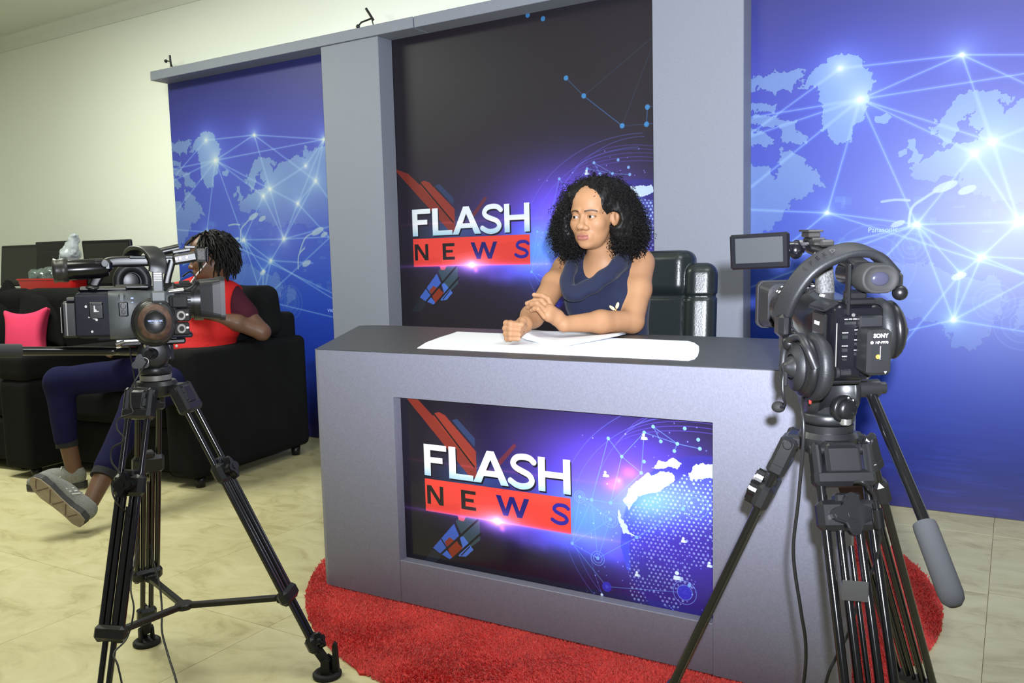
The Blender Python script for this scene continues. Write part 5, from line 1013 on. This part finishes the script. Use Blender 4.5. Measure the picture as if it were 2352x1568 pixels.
def man():
    loc = V((-1.12, -.85, 0)); lo = A(*loc); t = thing('person', 'man in a red vest and navy trousers sitting on the black sofa', 'person', loc)
    HC = (-1.120, -.805, 1.095); Y = V((-.78, -.62, -.16)).normalized(); Z = (V((-.05, -.05, 1))-Y*Y.dot(V((-.05, -.05, 1)))).normalized(); X = Z.cross(Y); hp = lambda a, b, c: tuple(V(HC)+X*a+Y*b+Z*c)
    hd_ = in_frame(head_field(), HC, X, Y, Z)
    S1, S2 = (-1.050, -.752, .885), (-1.335, -.845, .895); E1 = (-.898, -.695, .712); W1 = (-1.045, -.900, .815)
    torso = union([(ell((-1.165, -.800, .80), (.175, .115, .19)), 0), (ell((-1.16, -.90, .60), (.165, .125, .16)), .08), (cap(S1, S2, .055), .06)])
    neck = cap(hp(0, -.03, -.06), (-1.15, -.775, .945), .053, .062)
    arms = union([(chain([S1, E1], [.053, .043]), 0), (chain([E1, (-.965, -.79, .765), W1], [.042, .040, .030], .02), .012), (chain([S2, (-1.50, -.95, .72), (-1.38, -1.14, .66)], [.053, .044, .030], .02), 0)])
    hd2 = [(ell((-1.065, -.930, .832), (.034, .034, .024)), .012), (ell((-1.355, -1.17, .655), (.034, .034, .022)), .012)]
    for k in range(4):
        a = V((-1.075-.012*k, -.94+.012*k-.02, .845-.006*k)); hd2.append((chain([tuple(a), tuple(a+V((-.03, -.025, .018))), tuple(a+V((-.045, -.02, .004)))], [.010, .0095, .008], .004), .003))
        b = V((-1.335-.016*k, -1.19+.006*k, .655)); hd2.append((chain([tuple(b), tuple(b+V((.012, -.04, .0))), tuple(b+V((.012, -.06, -.02)))], [.010, .0095, .008], .004), .003))
    hd2 += [(chain([(-1.045, -.935, .845), (-1.06, -.95, .870), (-1.075, -.955, .885)], [.012, .011, .009], .004), .005), (chain([(-1.33, -1.15, .665), (-1.305, -1.175, .665)], [.012, .009]), .005)]
    aF, aB = (-.835, -1.690, .125), (-1.512, -1.365, .145)
    ank = union([(cap((-.865, -1.620, .20), (-.842, -1.700, .110), .040, .032), 0), (cap((-1.525, -1.372, .24), (-1.500, -1.362, .075), .040, .036), 0)])
    skin = union([(torso, 0), (neck, .03), (hd_, .012), (arms, .02), (union(hd2), .01), (ank, 0)])
    vs, fs = sdf(skin, (-1.66, -1.80, .02), (-.78, -.55, 1.28), .0036)
    q = to_frame(vs, HC, X, Y, Z); col = face_colors(q, (.135, .068, .042), (.12, .05, .045), (.012, .008, .006), (.01, .006, .004)); col[q[:, 2] < -.13] = A(.135, .068, .042); col *= (1+.08*noise3(vs, 40, 5))[:, None]
    body = npmesh('body', vs-lo, fs, M['skin2'], t, col=col); eyes(body, HC, X, Y, Z, loc, (0, 0))
    tors2 = union([(torso, 0), (union([(chain([S1, (-.980, -.722, .800)], [.060, .056]), 0), (chain([S2, (-1.42, -.90, .80)], [.064, .060]), 0)]), .02)])
    nk = cap((-1.15, -.80, .97), (-1.16, -.84, 1.1), .062, .075)
    sv, sf = sdf(lambda P: smax(tors2(P)-.008, -nk(P), .006), (-1.55, -1.1, .42), (-.84, -.60, 1.0), .005); npmesh('t_shirt', sv-lo, sf, M['maroon'], t, label='maroon short sleeved shirt')
    a1 = ell((-.990, -.725, .835), (.075, .095, .115)); a2 = ell((-1.40, -.885, .84), (.075, .095, .115)); bt = ell((-1.02, -.72, .60), (.05, .06, .06))
    def vest(P):
        w = .004*np.sin(P[:, 2]*60+P[:, 0]*20)*np.clip((.78-P[:, 2])/.1, 0, 1)
        d = torso(P)-.022+w; d = smax(d, -a1(P), .008); d = smax(d, -a2(P), .008); d = smax(d, -nk(P), .006); return smax(d, .545-P[:, 2], .01)
    vv, vf = sdf(vest, (-1.45, -1.12, .50), (-.88, -.60, 1.02), .005); ve = npmesh('vest', vv-lo, vf, M['vest'], t, label='bright red sleeveless vest')
    ob('vest_button', MB().disc(V((-1.10, -1.048, .67))-loc, (.3, -.95, 0), .007, .004, 12, .001), M['mark'], ve); ob('vest_button', MB().disc(V((-1.10, -1.058, .60))-loc, (.3, -.95, 0), .007, .004, 12, .001), M['mark'], ve)
    legs = union([(chain([(-1.07, -.96, .535), (-.955, -1.37, .455), (-.875, -1.60, .225)], [.092, .070, .050], .03), 0), (chain([(-1.24, -.98, .535), (-1.570, -1.360, .515), (-1.530, -1.374, .245)], [.092, .068, .052], .03), 0), (ell((-1.16, -.90, .52), (.17, .14, .095)), .06)])
    pv, pf = sdf(lambda P: smax(legs(P)+.003*noise3(P, 14, 2), union([(torso, 0)])(P)*0-9, .01), (-1.70, -1.72, .12), (-.80, -.72, .66), .006); npmesh('trousers', pv-lo, pf, M['navyp'], t, label='navy blue track trousers')
    for a, b in (((-.878, -1.590, .235), (-.862, -1.632, .190)), ((-1.530, -1.374, .250), (-1.527, -1.373, .205))): ob('cuff', MB().tube([V(a)-loc, V(b)-loc], .049, 18), M['cuff'], t)
    cdir = (CAM_POS-V((-.85, -1.74, .05))).normalized(); d = V((-.62, -.36, .70)).normalized(); up0 = V((0, 0, 1)); up0 = (up0-d*up0.dot(d)).normalized(); cp = (cdir-d*cdir.dot(d)).normalized()
    up1 = (up0*.75-cp*.95).normalized(); an = V((-.842, -1.705, .105)); shoe(t, an-d*.050-up1*.085, d, up1, loc); shoe(t, (-1.462, -1.335, .018), (-.80, -.60, -.0), (0, 0, 1), loc)
    # short locs
    fo = in_frame(ell((0, .115, -.030), (.066, .112, .098)), HC, X, Y, Z); eo = in_frame(ell((.085, -.002, -.012), (.03, .03, .04)), HC, X, Y, Z)
    hb = in_frame(union([(ell((0, -.030, .042), (.080, .100, .082)), 0), (ell((0, -.080, -.005), (.072, .045, .065)), .03)]), HC, X, Y, Z)
    hv, hf = sdf(lambda P: smax(smax(hb(P)+.004*noise3(P, 70, 3), -fo(P), .01), -eo(P), .01), (-1.32, -1.0, .95), (-.92, -.60, 1.26), .006); ha = npmesh('hair', hv-lo, hf, M['hair'], t)
    rng = np.random.default_rng(8); qh = to_frame(hv, HC, X, Y, Z); P32 = hv.astype(F32); ids = rng.choice(np.where((fo(P32) > .012) & (eo(P32) > .012) & (qh[:, 1] < .035) & (qh[:, 2] > -.05))[0], 230); mb = MB()
    for i in ids:
        p = V(hv[i]); nn = (p-V(HC)-Z*.02).normalized(); dn = (V((0, 0, -1))-nn*nn.dot(V((0, 0, -1)))).normalized(); L = rng.uniform(.04, .085); pts = [p-nn*.006]
        for k in range(1, 6): s_ = k/5; pts.append(p+nn*(.006+.009*s_)+dn*L*s_+V((0, 0, -.02*s_*s_))+V(rng.normal(0, .0025, 3)))
        mb.tube([x-loc for x in pts], [.005, .0055, .0055, .005, .004, .002], 6)
    ob('locs', mb, M['hair'], t, kind='stuff')
    e0 = V(hp(.082, .0, -.012)); tag(ob('earphone', MB().ell(e0, .008, 10, 6).tube(cat([e0, e0-Z*.02+Y*.01, V((-1.14, -.90, .985)), V((-1.15, -.955, .90)), V((-1.13, -1.02, .80))], 6), .0035, 6), M['wirewhite']), 'white earphone with its cable hanging from the ear of the man on the sofa', 'earphone')
man()

# ------------------------------------------------------------------ office chair behind the desk
def office_chair():
    loc = V((1.115, -.52, 0)); lo = A(*loc); t = thing('office_chair', 'black leather office chair behind the woman at the desk', 'chair', loc); rx = Matrix.Rotation(-.10, 3, 'X')
    tl = lambda z: -.50+(z-.5)*.10
    rot = np.array(rx)
    core = rbox((1.112, tl(.79), .79), (.165, .048, .275), .04, rot); bol = [rbox((1.112+s*.195, tl(.77)-.012, .765), (.062, .056, .25), .045, np.array(rx @ Matrix.Rotation(s*.25, 3, 'Z'))) for s in (-1, 1)]; hr = rbox((1.112, tl(.98)-.018, .975), (.150, .052, .090), .045, rot)
    def f(P):
        d = core(P)
        for b in bol: d = smin(d, b(P), .006)
        d = smin(d, hr(P), .006); seam = np.abs(P[:, 2]-.885)-.0025; return d+.006*np.exp(-(seam/.006)**2*np.sign(seam)*1)*(seam > -1)
    vs, fs = sdf(f, (.80, -.68, .45), (1.42, -.34, 1.12), .006); npmesh('backrest', vs-lo, fs, M['leather'], t)
    ss = union([(rbox((1.115, -.76, .455), (.255, .26, .055), .05), 0), (rbox((1.115, -1.0, .44), (.22, .03, .04), .03), .03)]); vs, fs = sdf(lambda P: ss(P)-.0, (.80, -1.08, .36), (1.42, -.44, .54), .008); npmesh('seat', vs-lo, fs, M['leather'], t)
    ob('back_bracket', MB().box((0, .03, .47), (.08, .05, .20), .01), M['plast'], t)
    for s in (-1, 1): ob('armrest', MB().sweep(cat([(s*.29, -.02, .46), (s*.32, -.02, .60), (s*.32, -.10, .66), (s*.32, -.28, .655), (s*.31, -.34, .60), (s*.28, -.33, .45)], 5), rrect(.045, .030, .012), (s, 0, 0)), M['plast'], t)
    ob('gas_column', MB().tube([(0, -.22, .10), (0, -.22, .28)], .028, 16).tube([(0, -.22, .28), (0, -.22, .40)], .018, 14), M['plast'], t)
    for k in range(5):
        a = 2*PI*k/5+.3; d = V((math.cos(a), math.sin(a), 0)); c = V((0, -.22, 0)); lg = ob('base_leg', MB().tube([c+V((0, 0, .10)), c+d*.15+V((0, 0, .095)), c+d*.28+V((0, 0, .075))], [.022, .019, .014], 10), M['plast'], t)
        w = Z_.cross(d); ob('caster', MB().disc(c+d*.28-w*.022+V((0, 0, .030)), w, .026, .018, 16, .003).disc(c+d*.28+w*.004+V((0, 0, .030)), w, .026, .018, 16, .003).tube([c+d*.28+V((0, 0, .03)), c+d*.28+V((0, 0, .08))], .008, 8), M['plast'], lg)
office_chair()

# ------------------------------------------------------------------ sofa corner
def cushion(name, label, c, hs, rad, rot, mt, puff=.02, group=None, top=True, parent=None, h=.012, pinch=.14):
    n = np.array(rot, F32); cc = A(*c)
    bx = rbox((0, 0, 0), hs, rad)
    def f(P):
        q = (P-cc)@n; e = (1-np.clip(np.abs(q[:, 0])/hs[0], 0, 1)**2)*(1-np.clip(np.abs(q[:, 2])/hs[2], 0, 1)**2)
        q2 = q.copy(); q2[:, 1] /= (.55+.75*e); q2[:, 0] /= 1-pinch*(1-np.clip(np.abs(q[:, 2])/hs[2], 0, 1)**2); q2[:, 2] /= 1-pinch*(1-np.clip(np.abs(q[:, 0])/hs[0], 0, 1)**2); return bx(q2)*.7+.004*noise3(q, 9, 4)
    R_ = max(hs)*1.75; vs, fs = sdf(f, tuple(cc-R_), tuple(cc+R_), h); o = npmesh(name, vs-cc, fs, mt, parent); o.location = c
    if top: tag(o, label, 'cushion', group)
    return o
def sofas():
    rz = Matrix.Rotation(.104, 3, 'Z'); B = M['sofa']
    def soft(t, name, c, hs, rad, rot=None, h=.016):
        f = rbox(c, hs, rad, None if rot is None else np.array(rot)); R_ = A(*hs)+.05 if rot is None else A(*[max(hs)+.05]*3); vs, fs = sdf(f, tuple(A(*c)-R_), tuple(A(*c)+R_), h); return npmesh(name, vs, fs, B, t)
    def feet(t, l):
        for x, y in l: ob('foot', MB().lathe([(0, 0), (.022, 0), (.026, .05), (0, .05)], (x, y, 0), Z_, 14), M['plast'], t)
    t = thing('sofa', 'black cloth sofa with wide arms that the man in the red vest sits on', 'sofa', (-.90, -1.13, 0), (0, 0, .104), 'black sofas')
    soft(t, 'arm', (-.10, .42, .355), (.10, .42, .305), .035); soft(t, 'arm', (-1.075, .295, .275), (.105, .435, .225), .02); soft(t, 'arm_pad', (-1.075, .295, .565), (.107, .437, .068), .03)
    soft(t, 'base', (-.585, .44, .165), (.385, .38, .115), .02); soft(t, 'seat_cushion', (-.585, .33, .365), (.385, .325, .085), .04); soft(t, 'back_frame', (-.63, .765, .425), (.57, .075, .365), .035)
    f = union([(rbox((-.58, .60, .69), (.375, .075, .25), .06, np.array(Matrix.Rotation(.14, 3, 'X'))), 0), (rbox((-.48, .615, .805), (.465, .075, .135), .06, np.array(Matrix.Rotation(.14, 3, 'X'))), .03)]); vs, fs = sdf(f, (-1.05, .3, .35), (.1, .85, 1.05), .014); npmesh('back_cushion', vs, fs, B, t)
    feet(t, ((-.05, .06), (-.05, .76), (-1.01, -.09), (-.93, .76)))
    t = thing('sofa', 'black cloth sofa at the left edge, holding the pink cushion', 'sofa', (-.90, -1.13, 0), (0, 0, .104), 'black sofas')
    soft(t, 'base', (-1.91, .40, .165), (.715, .44, .115), .02); soft(t, 'back_frame', (-1.91, .765, .425), (.715, .075, .365), .035)
    for x in (-1.56, -2.27): soft(t, 'seat_cushion', (x, .30, .365), (.352, .34, .085), .04); soft(t, 'back_cushion', (x, .61, .69), (.352, .08, .25), .06, Matrix.Rotation(.14, 3, 'X'))
    feet(t, ((-1.25, .02), (-1.25, .76), (-2.57, .02), (-2.57, .76)))
sofas()
cushion('throw_cushion', 'bright pink cushion on the left black sofa, behind the pan bar', (-2.60, -.93, .66), (.145, .055, .19), .03, Matrix.Rotation(.55, 3, 'Z') @ Matrix.Rotation(-.25, 3, 'X') @ Matrix.Rotation(-.04, 3, 'Y'), M['pink'], group='cushions on the sofa', pinch=.30)
cushion('throw_cushion', 'black cushion leaning at the left frame edge behind the pink cushion', (-3.02, -.80, .74), (.20, .055, .20), .03, Matrix.Rotation(.5, 3, 'Z') @ Matrix.Rotation(-.2, 3, 'X') @ Matrix.Rotation(.75, 3, 'Y'), M['sofa'], group='cushions on the sofa', pinch=.2)
cushion('throw_cushion', 'black cushion standing just above the right corner of the pink cushion', (-2.64, -.80, .76), (.17, .05, .17), .03, Matrix.Rotation(.5, 3, 'Z') @ Matrix.Rotation(-.2, 3, 'X') @ Matrix.Rotation(.1, 3, 'Y'), M['sofa'], group='cushions on the sofa', pinch=.2)

# ------------------------------------------------------------------ table behind the sofa
def back_table():
    t = thing('side_table', 'black cloth covered table along the white wall behind the sofa', 'table', (-3.55, -.27, 0)); ob('tabletop', MB().box((0, 0, .845), (1.98, .52, .03), .004), M['cloth'], t); ob('cloth_skirt', MB().box((0, -.255, .60), (1.98, .012, .49), .003).box((.985, 0, .60), (.012, .50, .49), .003), M['cloth'], t)
    for x in (-.93, .93):
        for y in (-.2, .2): ob('leg', MB().box((x, y, .415), (.04, .04, .83)), M['plast'], t)
    def monitor(label, c, w, h, yaw, tilt, back=False):
        m = thing('computer_monitor', label, 'monitor', (*c[:2], .86), (0, 0, yaw), 'computer monitors on the back table'); rt = Matrix.Rotation(tilt, 3, 'X'); z = c[2]-.86; sg = 1 if back else -1
        ob('casing', MB().box((0, 0, z), (w, .028, h), .006, rt).box(rt @ V((0, -sg*.022, 0))+V((0, 0, z)), (w*.6, .03, h*.55), .01, rt), M['plast'], m)
        ob('screen', MB().box(rt @ V((0, sg*.0143, .004))+V((0, 0, z)), (w-.03, .002, h-.045), 0, rt), M['screen'], m)
        ob('stand', MB().box((0, -sg*.045, z*.5), (.07, .02, z), .004).box((0, -sg*.025, .006), (.22, .16, .012), .004), M['plast'], m)
    monitor('black computer monitor at the far left of the back table', (-3.72, -.30, 1.085), .36, .29, .20, -.12)
    monitor('black computer monitor turned away, in the middle of the back table', (-3.35, -.27, 1.110), .31, .27, .17, .05, True)
    monitor('black computer monitor at the right end of the back table', (-2.61, -.36, 1.080), .36, .30, .30, .06)
    c = thing('crate', 'red plastic crate of wrapped bottles on the back table', 'crate', (-3.10, -.42, .86)); w, d, h = .66, .17, .125; rz = Matrix.Rotation(0, 3, 'Z')
    ob('tub', MB().loft([[V((a, b, z)) for a, b in rrect(w*k, d*k, .03, 3)] for z, k in ((0, .86), (h, 1.0), (h, 1.04), (h+.010, 1.04), (h+.010, .97), (.012, .84))], smooth=False), M['redp'], c)
    for i, (x, z, r_) in enumerate(((-.24, .115, .045), (-.155, .13, .05), (-.06, .128, .05), (.04, .115, .045), (.13, .11, .04), (.22, .112, .042))): tag(ob('wrapped_bottle', MB().lathe([(0, -.075), (r_*.7, -.072), (r_, -.06), (r_*.95, .0), (r_, .06), (r_*.7, .075), (0, .078)], V((-3.10+x, -.42, .865+z)), V((.25, -.1, .12 if i % 2 else .9)), 14), M['clearp']), 'plastic wrapped bottle in the red crate, %s from its left end' % ('first', 'second', 'third', 'fourth', 'fifth', 'sixth')[i], 'bottle', 'wrapped bottles in the red crate')
    f = union([(cap((-2.99, -.30, .95), (-2.90, -.30, 1.16), .075, .060), 0), (cap((-2.90, -.30, 1.16), (-2.86, -.30, 1.26), .055, .028), .03), (cap((-3.0, -.30, .90), (-2.96, -.3, .92), .07), .04)])
    vs, fs = sdf(lambda P: f(P)+.016*noise3(P, 22, 6)+.008*noise3(P, 55, 7), (-3.16, -.46, .80), (-2.74, -.14, 1.36), .008); loc = A(-2.95, -.30, .86); b = npmesh('plastic_bag', vs-loc, fs, M['bag']); b.location = tuple(loc+A(-.13, -.05, 0)); tag(b, 'crumpled pale plastic bag standing between the monitors on the back table', 'bag')
back_table()

# ------------------------------------------------------------------ loose cables
def cable(name, label, pts, r_=.0026, grp=None):
    o = ob(name, MB().tube(cat(pts, 8), r_, 8), M['wire']); return tag(o, label, 'cable', grp)
cable('cable', 'long black cable hanging from the headset beside the right tripod', [(2.052, -2.165, .806), (2.060, -2.235, .794), (2.068, -2.259, .747), (2.055, -2.234, .627), (2.046, -2.227, .531), (2.06, -2.23, .433), (2.069, -2.231, .373), (2.068, -2.24, .307), (2.055, -2.27, .20), (2.03, -2.31, .08), (2.00, -2.36, .004), (1.90, -2.44, .004)], .0030)
c_ = cable('cable', 'short black cable with a ferrite bead beside the right tripod clamp', [(2.150, -2.262, .678), (2.164, -2.268, .68), (2.176, -2.241, .652), (2.182, -2.24, .623), (2.186, -2.241, .599), (2.184, -2.233, .571), (2.175, -2.22, .528), (2.163, -2.219, .495), (2.150, -2.230, .46)], .0024)
ob('ferrite_bead', MB().tube([(2.1805, -2.241, .632), (2.185, -2.241, .602)], .0085, 14).tube([(2.178, -2.241, .645), (2.1805, -2.241, .632)], .0045, 10).tube([(2.185, -2.241, .602), (2.186, -2.240, .590)], .0045, 10), M['plast'], c_)
cable('cable', 'black cable low down between the desk and the right tripod', [(2.150, -2.215, .46), (2.135, -2.205, .40), (2.116, -2.217, .353), (2.104, -2.228, .317), (2.09, -2.245, .22), (2.08, -2.28, .08), (2.06, -2.34, .004), (1.97, -2.42, .004)], .0028)
cable('cable', 'black cable coiled loosely around the front leg of the left tripod', [(.545, -2.385, .826), (.563, -2.428, .795), (.568, -2.453, .764), (.585, -2.469, .731), (.598, -2.475, .714), (.57, -2.493, .701), (.578, -2.503, .68), (.602, -2.503, .656), (.578, -2.519, .637), (.587, -2.529, .609), (.614, -2.528, .581), (.599, -2.54, .557), (.616, -2.545, .525), (.586, -2.495, .471), (.565, -2.46, .40), (.60, -2.50, .36), (.669, -2.559, .334), (.703, -2.578, .297), (.716, -2.607, .248), (.731, -2.65, .234), (.758, -2.66, .215), (.79, -2.673, .16), (.81, -2.69, .06), (.80, -2.74, .004), (.74, -2.86, .004)], .0020)
cable('cable', 'thin grey cable hanging straight down in front of the left tripod head', [(.483, -2.385, .870), (.489, -2.395, .854), (.507, -2.402, .802), (.523, -2.410, .760), (.535, -2.425, .70)], .0019)
cable('cable', 'thin black cable trailing to the floor from the rear leg of the left tripod', [(.385, -2.303, .31), (.406, -2.313, .275), (.465, -2.341, .23), (.516, -2.375, .182), (.561, -2.411, .148), (.637, -2.451, .115), (.722, -2.496, .092), (.80, -2.54, .03), (.85, -2.58, .004), (.92, -2.70, .004)], .0026)
ob('tape_patch', MB().box((.0745, -.162, .5015), (.040, .003, .034), .001, Matrix.Rotation(.25, 3, 'Z')), M['clear'], tR, 'strip of clear tape between the tubes')
